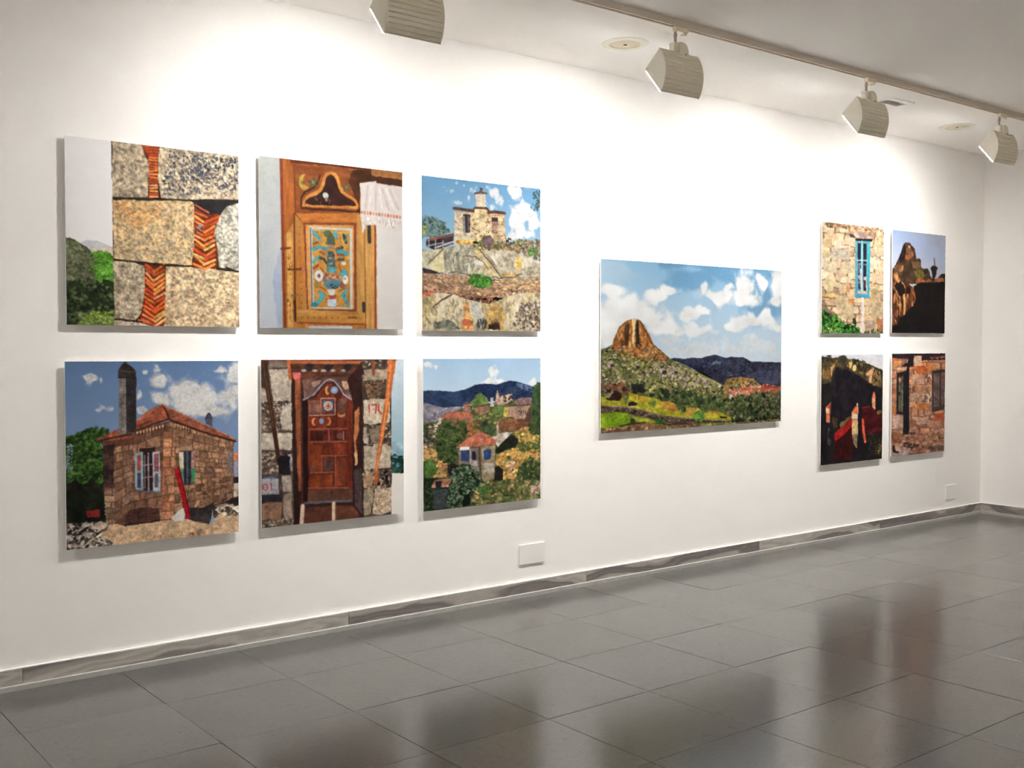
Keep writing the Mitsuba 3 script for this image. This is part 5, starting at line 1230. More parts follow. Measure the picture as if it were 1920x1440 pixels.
C.dabs(90,[(196,138,72),(176,124,80),(90,60,40),(206,160,104),(120,100,60),(150,96,50)],[(80,503),(248,487),(332,567),(304,591),(207,566),(100,557)],(3.5,8.1))
C.dabs(260,[(164,168,78),(130,134,62),(92,96,50),(186,186,92),(112,118,66)],[(0,522),(61,499),(147,549),(304,591),(375,600),(521,685),(651,756),(675,825),(405,804),(250,773),(128,783),(2,762)],(4.1,10.1))
C.dabs(150,[(52,46,40),(40,36,34),(66,58,44)],[(0,522),(61,499),(147,549),(304,591),(375,600),(521,685),(651,756),(675,825),(405,804),(250,773),(128,783),(2,762)],(3.0,7.7),asp=1.6)
C.dabs(170,[(168,146,124),(140,120,104),(188,166,146),(112,92,80)],[(0,522),(61,499),(147,549),(304,591),(375,600),(521,685),(651,756),(675,825),(405,804),(250,773),(128,783),(2,762)],(3.0,8.3),asp=1.4)
C.dabs(60,[(196,176,158),(176,150,134)],[(276,630),(360,616),(521,685),(643,748),(628,772),(404,731),(290,671)],(3.7,9.8),asp=1.3)
C.ell((170,150,138),(175,616,13.4,15.7),j=np.float64(4.0))
C.ell((58,48,46),(182,624,9.4,9.4),j=np.float64(3.4))
C.ell((170,150,138),(47,603,16.8,20.0),j=np.float64(3.9))
C.ell((58,48,46),(55,612,11.8,12.0),j=np.float64(3.2))
C.ell((170,150,138),(312,650,18.2,20.8),j=np.float64(4.2))
C.ell((58,48,46),(320,659,12.8,12.5),j=np.float64(3.5))
C.ell((170,150,138),(372,649,12.9,14.6),j=np.float64(4.3))
C.ell((58,48,46),(380,658,9.0,8.7),j=np.float64(3.6))
C.dabs(24,[(38,32,32),(90,60,50),(120,70,50)],[(5,716),(128,713),(141,768),(5,762)],(5.0,12.3),asp=1.6)
C.poly((176,124,66),[(651,748),(665,715),(698,699),(753,696),(818,709),(875,756),(951,777),(1054,754),(1054,852),(652,849)],j=np.float64(4.9),n=30,f=36,c2=(140,110,60))
C.dabs(80,[(206,84,64),(196,70,56),(220,110,84)],[(674,749),(785,744),(875,747),(1002,770),(1002,814),(826,806),(675,808)],(4.0,9.4),asp=1.6)
C.dabs(34,[(222,206,194),(204,180,160)],[(674,740),(867,738),(868,808),(675,816)],(2.7,6.6))
C.dabs(40,[(96,110,54),(70,86,46),(190,140,70)],[(666,706),(818,711),(867,756),(690,766)],(4.0,8.6))
C.ell((216,40,40),(710,835,12.6,7.7),j=np.float64(1.6))
C.ell((226,220,212),(692,824,9.4,13.6),j=np.float64(3.1))
C.dabs(170,[(66,84,46),(48,64,38),(90,106,54),(36,46,32),(104,112,70)],[(243,788),(305,759),(405,779),(552,811),(675,833),(676,918),(553,894),(405,877),(305,831)],(5.5,14.8))
C.poly((42,56,36),[(671,859),(714,835),(827,815),(909,810),(1054,789),(1055,1022),(692,995)],j=np.float64(9.9),n=35,c2=(60,72,42))
C.dabs(190,[(84,96,52),(30,36,26),(104,92,70),(60,76,40),(46,56,34),(120,116,76)],[(675,842),(826,806),(1002,796),(1003,983),(692,970)],(5.4,14.8))
C.dabs(30,[(28,30,28),(36,46,40)],[(154,729),(208,724),(222,772),(161,777)],(5.2,11.5))
C.poly((196,186,44),[(-5,786),(63,803),(141,774),(229,802),(305,831),(405,870),(500,882),(538,914),(629,919),(688,953),(696,979),(501,955),(334,921),(162,863),(-4,844)],j=np.float64(4.2),n=18,f=24,c2=(168,162,34))
C.poly((190,144,48),[(295,835),(348,833),(398,860),(398,897),(348,890),(299,867)],j=np.float64(5.7),n=25,c2=(170,110,50))
C.poly((204,160,50),[(148,780),(229,803),(236,832),(182,817)],j=np.float64(4.1),a=0.8)
C.poly((206,130,50),[(560,903),(629,915),(614,927),(564,921)],j=np.float64(3.1))
C.poly((206,150,70),[(434,879),(500,882),(478,922),(427,919)],j=np.float64(5.9),a=0.7)
C.dabs(44,[(70,90,44),(40,52,34),(96,112,60)],[(362,818),(434,846),(434,911),(398,885)],(4.3,9.7))
C.dabs(26,[(90,104,56),(66,82,44)],[(522,867),(675,893),(676,918),(538,901)],(4.5,8.9))
C.dabs(16,[(100,116,66)],[(108,786),(135,787),(135,838),(115,837)],(3.4,7.4))
C.dabs(14,[(110,130,56)],[(236,828),(278,830),(271,861),(243,860)],(4.1,7.6))
C.poly((52,32,30),[(21,803),(50,764),(72,756),(99,778),(103,797),(89,818),(40,813)],j=np.float64(3.2),n=25)
C.poly((176,150,116),[(24,794),(56,760),(63,766),(40,802)],j=np.float64(2.6),a=0.8)
C.poly((126,70,42),[(103,766),(135,760),(136,787),(107,791)],j=np.float64(3.3))
C.poly((44,36,44),[(132,834),(155,823),(182,837),(175,854),(135,850)],j=np.float64(3.3))
C.line((90,76,40),3.4,[(187,770),(187,817)],j=np.float64(1.4))
C.poly((40,40,36),[(629,940),(668,951),(668,961),(629,955)],j=np.float64(3.1))
C.poly((86,62,50),[(-4,840),(129,855),(209,881),(278,908),(334,925),(478,949),(696,977),(688,992),(449,974),(363,971),(292,950),(210,918),(129,892),(-4,882)],j=np.float64(3.5),n=35,f=60,c2=(60,44,38))
C.dabs(120,[(138,116,98),(110,88,72),(52,40,36),(160,140,122)],[(2,842),(129,857),(334,928),(684,978),(449,970),(334,957),(210,913),(2,878)],(2.4,5.9),asp=1.5)
C.line((176,156,140),3.6,[(2,841),(129,856),(216,885),(334,926),(493,951),(684,978)],j=np.float64(2.8),a=0.7)
C.poly((136,172,24),[(-4,885),(63,880),(129,889),(144,916),(149,944),(97,968),(-3,975)],j=np.float64(3.9),n=16,f=20,c2=(112,150,22))
C.poly((156,166,34),[(149,915),(210,927),(292,954),(265,961),(183,952)],j=np.float64(3.4),n=20)
C.poly((120,150,40),[(278,957),(363,968),(349,980),(292,970)],j=np.float64(2.8))
C.poly((142,100,70),[(-3,975),(97,969),(149,959),(210,952),(306,974),(449,970),(516,983),(516,1007),(335,1018),(-3,1021)],j=np.float64(3.4),n=30,f=50,c2=(112,76,54))
C.dabs(90,[(190,150,110),(80,52,44),(160,140,60),(120,80,56)],[(3,980),(149,962),(334,977),(501,981),(501,1002),(335,1006),(3,1003)],(2.9,7.0),asp=2,ang=-5)
C.line((48,36,30),5.0,[(90,966),(149,956),(223,953)],j=np.float64(2.7))
C.line((52,40,34),4.5,[(278,959),(349,975),(449,978)],j=np.float64(2.8))
C.poly((140,146,56),[(516,983),(692,987),(869,982),(1055,982),(1055,1031),(516,1007)],j=np.float64(4.0),n=30,f=40,c2=(90,84,46))
C.dabs(50,[(180,176,70),(70,62,44),(196,180,150),(150,120,80)],[(523,981),(1003,984),(1003,1005),(523,998)],(2.6,6.6),asp=2)
C.dabs(20,[(30,30,26)],[(692,970),(1003,965),(1003,984),(692,987)],(4.7,10.8),asp=1.6)
C.poly((66,116,40),[(475,934),(489,907),(511,895),(538,914),(544,943),(523,971),(490,968)],j=np.float64(7.5),n=30,c2=(96,140,50))
C.line((40,44,30),5.2,[(505,957),(505,990)],j=np.float64(1.5))
C.poly((44,60,32),[(143,936),(152,919),(169,928),(172,950),(153,955)],j=np.float64(4.0),n=30)
C.dabs(14,[(50,110,40)],[(275,937),(327,945),(327,969),(278,965)],(3.0,7.1))
print_panel(6, C, 0.6, 'wide landscape photo print of a domed rock hill under white clouds', None)

# photo print of a pale stone wall with a narrow blue window
C = Canvas(0.7673, 0.7913, 130, 210, 8, 0.36)
C.wall([(216,186,150),(228,200,162),(208,172,136),(222,182,142),(234,210,176)],[(-39,-20),(1046,-31),(1056,1044),(-33,1033)],11,5,(140,106,74),n=18,f=30,wob=0.35)
C.poly((206,192,168),[(129,258),(437,227),(444,321),(123,329)],c2=(185,172,151),j=np.float64(13.7),n=14,f=30)
C.poly((230,208,168),[(32,360),(237,348),(242,443),(130,458),(33,442)],c2=(207,187,151),j=np.float64(13.4),n=14,f=30)
C.poly((222,198,158),[(278,347),(522,338),(523,450),(265,456)],c2=(199,178,142),j=np.float64(13.9),n=14,f=30)
C.poly((246,224,184),[(279,483),(469,476),(467,534),(284,538)],c2=(221,201,165),j=np.float64(13.9),n=14,f=30)
C.poly((226,202,152),[(59,487),(198,476),(221,562),(165,618),(111,627),(44,597)],c2=(203,181,136),j=np.float64(13.4),n=14,f=30)
C.poly((228,198,150),[(235,554),(383,550),(412,629),(287,636)],c2=(205,178,135),j=np.float64(13.8),n=14,f=30)
C.poly((206,142,82),[(376,558),(446,553),(440,629),(387,634)],c2=(185,127,73),j=np.float64(14.0),n=14,f=30)
C.poly((246,228,200),[(191,158),(291,145),(308,219),(192,228)],c2=(221,205,180),j=np.float64(13.6),n=14,f=30)
C.poly((212,184,140),[(233,648),(496,664),(498,881),(358,870),(227,783)],c2=(190,165,126),j=np.float64(13.9),n=14,f=30)
C.poly((226,188,112),[(5,644),(222,635),(230,676),(5,677)],c2=(203,169,100),j=np.float64(13.4),n=14,f=30)
C.poly((224,204,170),[(763,284),(936,281),(959,375),(767,396)],c2=(201,183,153),j=np.float64(14.8),n=14,f=30)
C.poly((206,184,144),[(824,158),(1032,148),(1033,260),(839,268)],c2=(185,165,129),j=np.float64(14.9),n=14,f=30)
C.poly((212,184,144),[(804,421),(1035,410),(1036,527),(812,525)],c2=(190,165,129),j=np.float64(14.9),n=14,f=30)
C.poly((208,178,128),[(780,549),(938,545),(955,688),(781,688)],c2=(187,160,115),j=np.float64(14.8),n=14,f=30)
C.poly((196,168,128),[(799,713),(1038,702),(1039,860),(800,854)],c2=(176,151,115),j=np.float64(14.9),n=14,f=30)
C.poly((190,162,134),[(691,873),(874,873),(875,976),(699,975)],c2=(171,145,120),j=np.float64(14.7),n=14,f=30)
C.poly((216,188,138),[(867,54),(1032,53),(1032,138),(853,145)],c2=(194,169,124),j=np.float64(15.0),n=14,f=30)
C.poly((238,208,170),[(263,20),(393,12),(405,71),(270,83)],c2=(214,187,153),j=np.float64(13.8),n=14,f=30)
C.poly((218,190,144),[(81,70),(168,65),(182,131),(81,140)],c2=(196,171,129),j=np.float64(13.4),n=14,f=30)
C.poly((214,182,134),[(682,702),(772,701),(774,865),(684,861)],c2=(192,163,120),j=np.float64(14.6),n=14,f=30)
C.poly((208,134,74),[(412,685),(499,676),(500,734),(433,729)],c2=(187,120,66),j=np.float64(14.1),n=14,f=30)
C.poly((226,196,140),[(16,252),(109,244),(109,322),(16,329)],c2=(203,176,126),j=np.float64(13.3),n=14,f=30)
C.poly((212,180,130),[(8,155),(155,144),(155,230),(16,240)],c2=(190,162,117),j=np.float64(13.3),n=14,f=30)
C.poly((226,200,160),[(318,135),(408,128),(408,174),(325,178)],c2=(203,180,144),j=np.float64(13.9),n=14,f=30)
C.poly((236,210,176),[(312,195),(450,188),(444,213),(312,220)],c2=(212,189,158),j=np.float64(13.9),n=14,f=30)
C.poly((190,120,72),[(889,860),(1039,852),(1040,994),(890,984)],c2=(171,108,64),j=np.float64(15.0),n=14,f=30)
C.poly((46,32,34),[(70,6),(168,1),(164,42),(75,43)],j=np.float64(4.0),n=15)
C.dabs(60,[(190,140,90),(110,80,60),(220,180,130),(170,120,80)],[(1,8),(1016,4),(1016,45),(793,33),(1,31)],(9.0,22.5),asp=1.6)
C.poly((150,110,76),[(408,63),(882,36),(867,103),(436,117)],j=np.float64(11.5),n=30,c2=(196,156,116))
C.poly((196,176,164),[(485,67),(562,46),(677,56),(735,85),(823,93),(809,114),(563,117),(506,98)],j=np.float64(7.2),n=20,c2=(176,140,130))
C.poly((80,56,46),[(429,90),(485,79),(534,112),(443,117)],j=np.float64(7.0),n=20)
C.poly((40,30,32),[(520,122),(816,107),(794,139),(535,152)],j=np.float64(4.3),n=12)
C.poly((74,152,166),[(523,127),(549,144),(768,133),(776,140),(762,668),(522,666)],j=np.float64(1.4),n=14,c2=(100,170,180))
C.poly((54,166,182),[(724,143),(771,141),(760,656),(725,656)],j=np.float64(1.5),n=12)
C.poly((36,36,56),[(560,161),(617,158),(618,589),(578,584)],j=np.float64(1.4),n=25)
C.poly((36,32,48),[(653,163),(707,160),(707,600),(661,596)],j=np.float64(1.4),n=25)
C.line((128,190,200),31.6,[(635,147),(638,617)],j=np.float64(1.4))
C.line((196,206,206),10.9,[(550,322),(715,316)],j=np.float64(2.9))
C.line((120,160,170),8.6,[(558,357),(716,355)],j=np.float64(2.9))
C.line((180,190,194),10.0,[(566,465),(651,463)],j=np.float64(2.9))
C.dabs(22,[(186,192,200),(120,130,150),(60,80,130)],[(565,344),(619,342),(621,577),(574,578)],(7.9,18.1),asp=1.6,ang=90)
C.poly((206,190,180),[(659,475),(709,469),(722,599),(707,600),(695,502),(663,503)],j=np.float64(4.3))
C.poly((206,200,196),[(593,392),(629,390),(653,601),(624,601)],j=np.float64(5.7),n=20,a=0.8)
C.ell((100,40,60),(678,543,14.5,32.5),j=np.float64(5.8))
C.poly((196,170,160),[(567,604),(728,609),(728,632),(567,631)],j=np.float64(2.9),n=20)
C.poly((60,152,196),[(519,642),(772,643),(766,668),(519,668)],j=np.float64(1.4))
C.poly((226,196,140),[(517,672),(769,672),(755,701),(525,704)],j=np.float64(7.2),n=15)
C.line((230,212,204),48.5,[(650,682),(663,836),(644,918),(638,1007)],j=np.float64(2.9))
C.poly((96,80,62),[(-8,684),(51,714),(112,792),(261,838),(358,885),(358,925),(-7,925)],j=np.float64(21.6),n=30,a=0.8,c2=(140,112,84))
C.poly((36,92,30),[(-8,792),(72,807),(139,854),(234,846),(344,909),(498,918),(598,950),(620,1015),(-6,1010)],j=np.float64(30.2),n=35,c2=(22,56,22))
C.dabs(170,[(60,150,44),(28,70,26),(110,160,60),(44,120,34),(20,40,22)],[(-8,808),(99,823),(234,854),(358,917),(598,958),(613,1007),(-7,1003)],(9.8,26.3))
C.dabs(12,[(190,190,130),(150,180,90)],[(86,948),(317,949),(317,997),(86,995)],(8.7,16.3))
C.dabs(20,[(40,90,40),(60,50,40)],[(699,975),(1010,960),(1010,1010),(699,1008)],(10.5,21.0))
C.dabs(8,[(40,60,36)],[(498,869),(554,869),(541,926),(498,926)],(10.1,20.3))
print_panel(7, C, 0.62, 'photo print of a pale stone wall with a narrow blue window', 'four small prints in two rows by the corner')

# photo print of a dark jagged rock against evening sky
C = Canvas(0.7506, 0.7831, 120, 200, 9, 0.35)
C.poly((150,174,222),[(-52,-23),(1104,-99),(1110,541),(-51,571)],j=np.float64(0.0),n=3,f=6,c3=(206,206,216))
C.cloud((190,192,206),[(843,1,322,74)],wisp=0.3,f=4,a=0.6,cut=0.3)
C.poly((62,44,34),[(-23,401),(28,364),(78,307),(137,225),(188,147),(213,118),(258,106),(315,109),(368,142),(403,164),(424,211),(437,261),(490,250),(523,263),(529,344),(576,352),(662,349),(699,387),(705,420),(782,458),(862,423),(943,396),(1042,379),(1043,484),(392,511),(-23,538)],j=np.float64(6.1),n=35,f=14,c2=(88,62,40))
C.poly((34,24,24),[(93,306),(188,159),(225,125),(240,188),(225,269),(122,344),(35,379)],j=np.float64(11.8),n=25)
C.poly((156,86,48),[(233,240),(315,212),(372,198),(383,237),(300,281),(237,284)],j=np.float64(15.0),n=20)
C.poly((216,160,110),[(282,142),(315,135),(322,160),(288,174)],j=np.float64(4.5))
C.poly((120,84,60),[(240,164),(360,166),(391,197),(255,227)],j=np.float64(12.0),n=25)
C.poly((182,120,72),[(115,392),(152,367),(189,335),(208,373),(167,398)],j=np.float64(11.8),n=20)
C.dabs(20,[(150,96,60),(90,58,40)],[(35,364),(122,305),(166,327),(79,409)],(11.4,27.5),asp=2.4,ang=-50)
C.poly((108,98,42),[(391,390),(468,364),(576,367),(608,423),(453,461)],j=np.float64(18.5),n=30)
C.poly((110,80,50),[(346,295),(498,272),(514,345),(361,367)],j=np.float64(15.3),n=30)
C.poly((52,38,28),[(553,360),(662,352),(694,404),(592,407)],j=np.float64(12.6),n=25)
C.poly((178,96,52),[(422,470),(530,438),(592,464),(718,452),(758,480),(438,501)],j=np.float64(12.5),n=25,c2=(140,80,44))
C.poly((170,98,60),[(782,458),(846,431),(976,440),(993,473),(782,482)],j=np.float64(11.4),n=20)
C.poly((30,24,24),[(862,427),(927,395),(1042,383),(1042,425),(944,432)],j=np.float64(13.1))
C.poly((40,28,26),[(710,341),(736,320),(765,312),(789,305),(816,315),(858,335),(829,357),(827,399),(782,467),(750,463),(730,361)],j=np.float64(4.8),n=15)
C.line((116,98,98),21.7,[(781,245),(791,313)],j=np.float64(1.6))
C.poly((118,60,32),[(-23,382),(20,396),(93,440),(167,501),(316,521),(377,552),(423,599),(441,655),(385,721),(287,771),(227,827),(138,868),(80,924),(-22,932)],j=np.float64(8.9),n=35,f=(26,9),c2=(62,32,22))
C.dabs(70,[(206,130,70),(176,96,50),(50,24,20),(140,74,40),(226,160,96)],[(-23,382),(20,396),(93,440),(167,501),(316,521),(377,552),(423,599),(441,655),(385,721),(287,771),(227,827),(138,868),(80,924),(-22,932)],(11.6,34.8),asp=3.2,ang=75,jit=16,a=0.85)
C.poly((206,140,76),[(20,411),(79,441),(145,494),(137,522),(50,481)],j=np.float64(8.8),n=20)
C.poly((34,20,22),[(35,521),(137,502),(226,516),(234,603),(153,645),(64,591)],j=np.float64(20.6),n=30)
C.poly((30,18,20),[(256,531),(316,537),(332,601),(271,626)],j=np.float64(15.0))
C.line((226,172,106),38.7,[(219,628),(230,731),(221,811)],j=np.float64(11.9))
C.line((206,120,64),33.2,[(50,631),(36,695)],j=np.float64(8.7))
C.poly((21,15,17),[(461,505),(718,487),(1109,469),(1114,1050),(-51,1042),(-51,932),(80,928),(153,868),(235,827),(302,770),(393,721),(451,655),(426,591),(377,544)],j=np.float64(12.2),n=25,c2=(28,20,20))
C.poly((60,40,28),[(51,900),(138,852),(153,876),(94,932)],j=np.float64(11.8),a=0.6)
print_panel(8, C, 0.66, 'photo print of a dark jagged rock against evening sky', 'four small prints in two rows by the corner')

# dark photo print of a red roof and sunlit chimneys
C = Canvas(0.7682, 0.7924, 130, 210, 10, 0.3)
C.poly((22,18,22),[(-75,-28),(1056,-24),(1090,1112),(-52,1039)],j=np.float64(0.0),n=30,f=12,c2=(32,26,28))
C.poly((192,192,200),[(-75,-28),(1056,-24),(1061,167),(973,145),(885,122),(713,78),(447,48),(310,28),(203,31),(17,18),(-74,18)],j=np.float64(4.1),n=3,c3=(206,204,204))
C.poly((46,40,28),[(-74,14),(31,34),(136,27),(179,36),(270,31),(310,11),(357,6),(395,36),(406,56),(434,51),(516,46),(628,62),(716,82),(828,107),(915,138),(1061,159),(1066,334),(833,288),(632,212),(450,162),(245,113),(180,205),(142,259),(-42,270)],j=np.float64(12.4),n=40,f=16,c2=(72,58,38))
C.dabs(80,[(92,76,46),(36,30,24),(120,96,56),(60,56,34)],[(-8,33),(176,42),(406,52),(628,70),(915,145),(977,275),(745,230),(450,139),(245,97),(140,204),(-5,202)],(9.8,26.2))
C.ell((28,28,24),(116,14,34.5,10.8),j=np.float64(6.6))
C.ell((50,46,32),(349,42,57.1,35.9),j=np.float64(16.3))
C.dabs(8,[(34,34,26),(70,66,36)],[(447,40),(741,70),(742,94),(447,52)],(11.1,19.9))
C.poly((190,136,72),[(138,115),(171,93),(211,72),(198,112),(176,143),(160,197),(142,181)],j=np.float64(8.0),n=20)
C.poly((206,166,96),[(434,68),(489,67),(479,100),(463,135),(435,119)],j=np.float64(6.9),n=20)
C.poly((216,186,116),[(501,100),(545,96),(553,128),(533,162),(499,147)],j=np.float64(6.9),n=20)
C.poly((206,150,106),[(716,182),(744,162),(814,135),(860,126),(829,168),(817,224),(804,275),(764,275),(773,207),(723,190)],j=np.float64(8.6),n=20)
C.dabs(26,[(150,106,60),(120,84,50)],[(0,141),(126,142),(127,220),(2,217)],(8.5,21.1),asp=2,ang=80)
C.dabs(16,[(176,120,76),(130,100,60)],[(829,160),(974,161),(961,242),(860,232)],(10.3,22.8),asp=1.8,ang=80)
C.dabs(10,[(120,100,44)],[(818,264),(918,266),(919,290),(818,288)],(10.2,19.3),asp=1.6)
C.poly((20,17,23),[(160,205),(232,120),(408,138),(632,212),(833,296),(978,315),(836,401),(810,497),(640,499),(583,458),(488,566),(284,621),(168,539)],j=np.float64(11.1),n=25,c2=(34,26,34))
C.poly((222,122,84),[(75,481),(113,455),(146,433),(151,491),(143,620),(84,618)],j=np.float64(4.0),n=14)
C.poly((196,66,38),[(80,481),(140,441),(147,484)],j=np.float64(4.0))
C.poly((226,196,170),[(78,491),(120,492),(121,534),(79,532)],j=np.float64(4.0),a=0.8)
C.line((190,60,40),7.4,[(76,542),(145,542)],j=np.float64(1.3))
C.poly((30,26,30),[(131,483),(150,445),(155,616),(139,620)],j=np.float64(2.7),a=0.5)
C.poly((224,130,84),[(819,412),(842,357),(855,351),(876,390),(877,533),(825,525)],j=np.float64(4.3),n=14)
C.poly((210,80,50),[(822,413),(846,357),(873,402)],j=np.float64(4.3))
C.poly((222,190,140),[(825,417),(868,416),(869,454),(826,453)],j=np.float64(4.3),a=0.8)
C.poly((222,196,150),[(827,497),(873,499),(874,533),(828,526)],j=np.float64(4.3),a=0.8)
C.poly((96,84,46),[(285,645),(325,615),(420,583),(502,574),(503,606),(326,678)],j=np.float64(11.0),n=30)
C.poly((58,44,30),[(169,562),(256,589),(258,667),(192,695)],j=np.float64(13.5),n=30)
C.dabs(14,[(66,66,66),(50,50,54)],[(97,645),(151,647),(155,826),(108,824)],(9.6,19.2))
C.poly((52,8,14),[(214,790),(497,661),(513,980),(218,970)],j=np.float64(8.2),n=30)
C.poly((176,30,26),[(203,735),(286,688),(420,618),(495,582),(502,665),(355,742),(224,794)],j=np.float64(6.8),n=20,c2=(140,22,24))
C.poly((78,12,18),[(633,499),(710,487),(788,486),(897,532),(1001,600),(1005,731),(760,760),(679,653)],j=np.float64(5.7),n=30,f=(14,40),c2=(56,10,16))
C.line((140,36,34),9.3,[(661,500),(781,489)],j=np.float64(2.8))
C.poly((206,174,116),[(487,538),(528,496),(572,465),(590,466),(595,681),(585,808),(573,875),(523,837),(493,740)],j=np.float64(2.8),n=14,c2=(190,150,96))
C.poly((216,92,56),[(494,538),(528,496),(576,467),(588,561)],j=np.float64(4.2))
C.ell((226,216,206),(576,465,14.0,11.1),j=np.float64(2.8))
C.poly((206,190,166),[(495,558),(585,561),(589,603),(492,599)],j=np.float64(2.8))
C.line((206,70,44),8.4,[(489,605),(593,608)],j=np.float64(1.4))
C.poly((116,98,76),[(500,749),(590,745),(581,824),(566,875),(523,829)],j=np.float64(7.0),n=30,a=0.8)
C.poly((28,18,26),[(589,478),(654,508),(662,588),(662,796),(649,843),(592,825)],j=np.float64(2.8),n=20)
C.poly((222,84,48),[(654,597),(682,606),(701,694),(736,836),(699,830),(663,724)],j=np.float64(4.3),n=15)
C.dabs(18,[(104,94,36),(70,66,32),(130,116,50)],[(886,904),(964,843),(993,836),(996,926),(938,956)],(9.2,18.4))
C.dabs(8,[(110,96,36)],[(904,532),(977,535),(978,567),(905,560)],(9.2,17.2))
C.dabs(30,[(60,50,28),(40,36,26)],[(760,752),(991,747),(997,951),(794,940)],(10.3,22.9))
print_panel(9, C, 0.95, 'dark photo print of a red roof and sunlit chimneys', 'four small prints in two rows by the corner')

# photo print of a brown stone house wall with a dark drainpipe
C = Canvas(0.7610, 0.7913, 120, 200, 11, 0.42)
C.wall([(186,132,98),(172,118,88),(198,148,114),(160,102,74),(206,124,74),(180,136,110)],[(-61,38),(1059,39),(1081,1021),(-42,969)],14,5,(120,76,60),n=20,f=30,wob=0.3)
C.poly((196,94,46),[(443,125),(672,123),(674,203),(442,202)],j=np.float64(12.0),n=18,f=30,c2=(172,82,40))
C.poly((206,120,60),[(410,503),(695,501),(697,561),(426,551)],j=np.float64(12.0),n=18,f=30,c2=(181,105,52))
C.poly((208,168,134),[(403,26),(534,23),(539,121),(409,119)],j=np.float64(11.9),n=18,f=30,c2=(183,147,117))
C.poly((194,144,114),[(356,207),(613,210),(603,307),(358,303)],j=np.float64(11.9),n=18,f=30,c2=(170,126,100))
C.poly((206,122,58),[(672,108),(810,110),(811,170),(673,168)],j=np.float64(12.3),n=18,f=30,c2=(181,107,51))
C.poly((190,134,100),[(480,316),(707,325),(708,397),(482,395)],j=np.float64(12.1),n=18,f=30,c2=(167,117,88))
C.poly((190,144,118),[(356,407),(557,409),(558,476),(357,470)],j=np.float64(11.9),n=18,f=30,c2=(167,126,103))
C.poly((196,150,124),[(442,643),(698,645),(715,710),(459,707)],j=np.float64(12.1),n=18,f=30,c2=(172,132,109))
C.poly((176,84,56),[(774,608),(1008,609),(1010,694),(807,686)],j=np.float64(12.5),n=18,f=30,c2=(154,73,49))
C.poly((204,164,142),[(14,594),(210,602),(212,728),(16,725)],j=np.float64(11.5),n=18,f=30,c2=(179,144,124))
C.poly((196,140,106),[(326,724),(474,723),(475,778),(334,776)],j=np.float64(11.8),n=18,f=30,c2=(172,123,93))
C.poly((200,150,120),[(793,762),(1011,764),(1013,821),(809,811)],j=np.float64(12.5),n=18,f=30,c2=(176,132,105))
C.poly((186,130,100),[(657,851),(841,853),(843,918),(658,915)],j=np.float64(12.3),n=18,f=30,c2=(163,114,88))
C.poly((204,120,66),[(-2,509),(76,511),(77,589),(-1,582)],j=np.float64(11.4),n=18,f=30,c2=(179,105,58))
C.poly((200,140,100),[(11,447),(75,449),(76,511),(12,509)],j=np.float64(11.4),n=18,f=30,c2=(176,123,88))
C.dabs(10,[(110,70,60),(220,196,170)],[(347,324),(465,327),(467,398),(349,395)],(10.4,23.0),asp=2.4,ang=90)
C.dabs(12,[(220,196,170),(90,60,54)],[(572,409),(724,413),(725,486),(573,473)],(10.6,25.9),asp=2.4,ang=90)
C.dabs(12,[(90,60,54),(206,170,140)],[(613,203),(735,205),(722,317),(615,307)],(10.6,28.3),asp=2.6,ang=90)
C.poly((42,26,32),[(-62,0),(1074,-5),(1075,66),(610,68),(542,75),(541,23),(400,25),(386,58),(298,61),(24,41),(-61,40)],j=np.float64(4.5),n=20)
C.line((150,76,70),8.3,[(17,54),(283,52)],j=np.float64(4.3))
C.line((150,80,76),8.6,[(701,41),(980,39)],j=np.float64(4.7))
C.poly((206,170,140),[(406,26),(534,23),(536,119),(411,118)],j=np.float64(4.5),n=12)
C.dabs(8,[(170,120,100)],[(716,33),(979,26),(980,55),(716,57)],(8.4,14.4))
C.poly((206,130,70),[(24,70),(167,67),(154,118),(18,120)],j=np.float64(8.6),n=20)
C.poly((206,156,116),[(97,140),(270,131),(271,160),(97,163)],j=np.float64(7.2),n=15)
C.poly((34,27,30),[(84,186),(259,172),(269,213),(221,596),(92,591)],j=np.float64(4.3),n=20)
C.poly((104,104,78),[(122,227),(202,218),(209,571),(123,560)],j=np.float64(5.8),n=35,f=14,c2=(76,76,60))
C.ell((206,130,90),(145,254,23.0,23.3),j=np.float64(8.6))
C.ell((34,30,30),(142,389,31.6,18.7),j=np.float64(8.6))
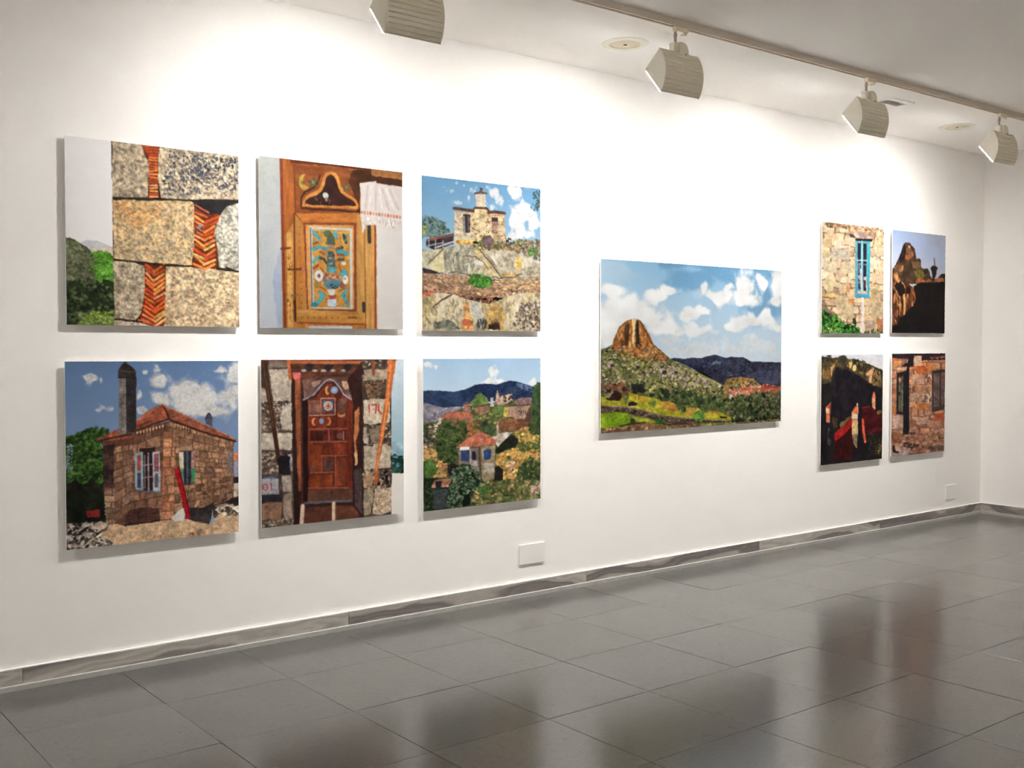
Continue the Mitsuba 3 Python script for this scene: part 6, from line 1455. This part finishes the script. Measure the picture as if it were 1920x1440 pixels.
C.line((70,60,50),14.4,[(165,289),(166,561)],j=np.float64(2.9))
C.poly((92,72,70),[(747,191),(995,184),(1004,576),(758,591)],j=np.float64(4.7),n=28,f=14,c2=(110,84,76))
C.line((44,34,38),27.2,[(753,189),(995,180)],j=np.float64(4.7))
C.line((56,44,46),30.7,[(759,198),(764,583)],j=np.float64(4.6))
C.line((50,40,42),25.0,[(905,208),(913,557)],j=np.float64(4.7))
C.poly((60,56,48),[(773,552),(990,527),(999,576),(789,596)],j=np.float64(12.5),n=30)
C.poly((140,52,50),[(952,201),(999,198),(1001,299),(957,298)],j=np.float64(4.7),a=0.7)
C.poly((27,21,29),[(297,27),(388,22),(390,127),(314,132),(323,708),(332,728),(313,786),(218,783),(212,696),(228,212),(273,132)],j=np.float64(2.9),n=20)
C.poly((30,23,30),[(180,121),(240,95),(301,87),(302,129),(190,128)],j=np.float64(2.9))
C.line((40,28,32),17.0,[(218,786),(342,791),(434,791)],j=np.float64(4.4))
C.dabs(150,[(156,106,76),(120,78,60),(184,136,104),(96,62,54),(170,100,70),(140,100,84)],[(-4,778),(225,794),(431,804),(717,790),(1029,822),(1033,1010),(332,999),(0,995)],(13.9,34.7),asp=1.5,jit=20,a=0.85)
C.poly((130,74,46),[(3,763),(167,779),(184,873),(12,880)],j=np.float64(14.3),n=30,a=0.7)
C.dabs(20,[(52,36,36)],[(227,876),(507,907),(479,953),(243,931)],(10.3,22.9),asp=1.8)
C.poly((206,170,154),[(70,921),(105,896),(163,935),(171,966),(114,967)],j=np.float64(8.6))
C.poly((40,30,34),[(20,895),(62,890),(77,937),(186,983),(157,993),(28,950)],j=np.float64(8.6),n=20)
C.poly((176,150,142),[(0,964),(157,958),(243,924),(345,937),(332,1007),(1,1010)],j=np.float64(14.5),n=20,c2=(150,120,112))
C.poly((70,52,50),[(689,941),(937,931),(992,942),(993,991),(721,975)],j=np.float64(15.6),n=30,a=0.7)
print_panel(10, C, 0.95, 'photo print of a brown stone house wall with a dark drainpipe', 'four small prints in two rows by the corner')
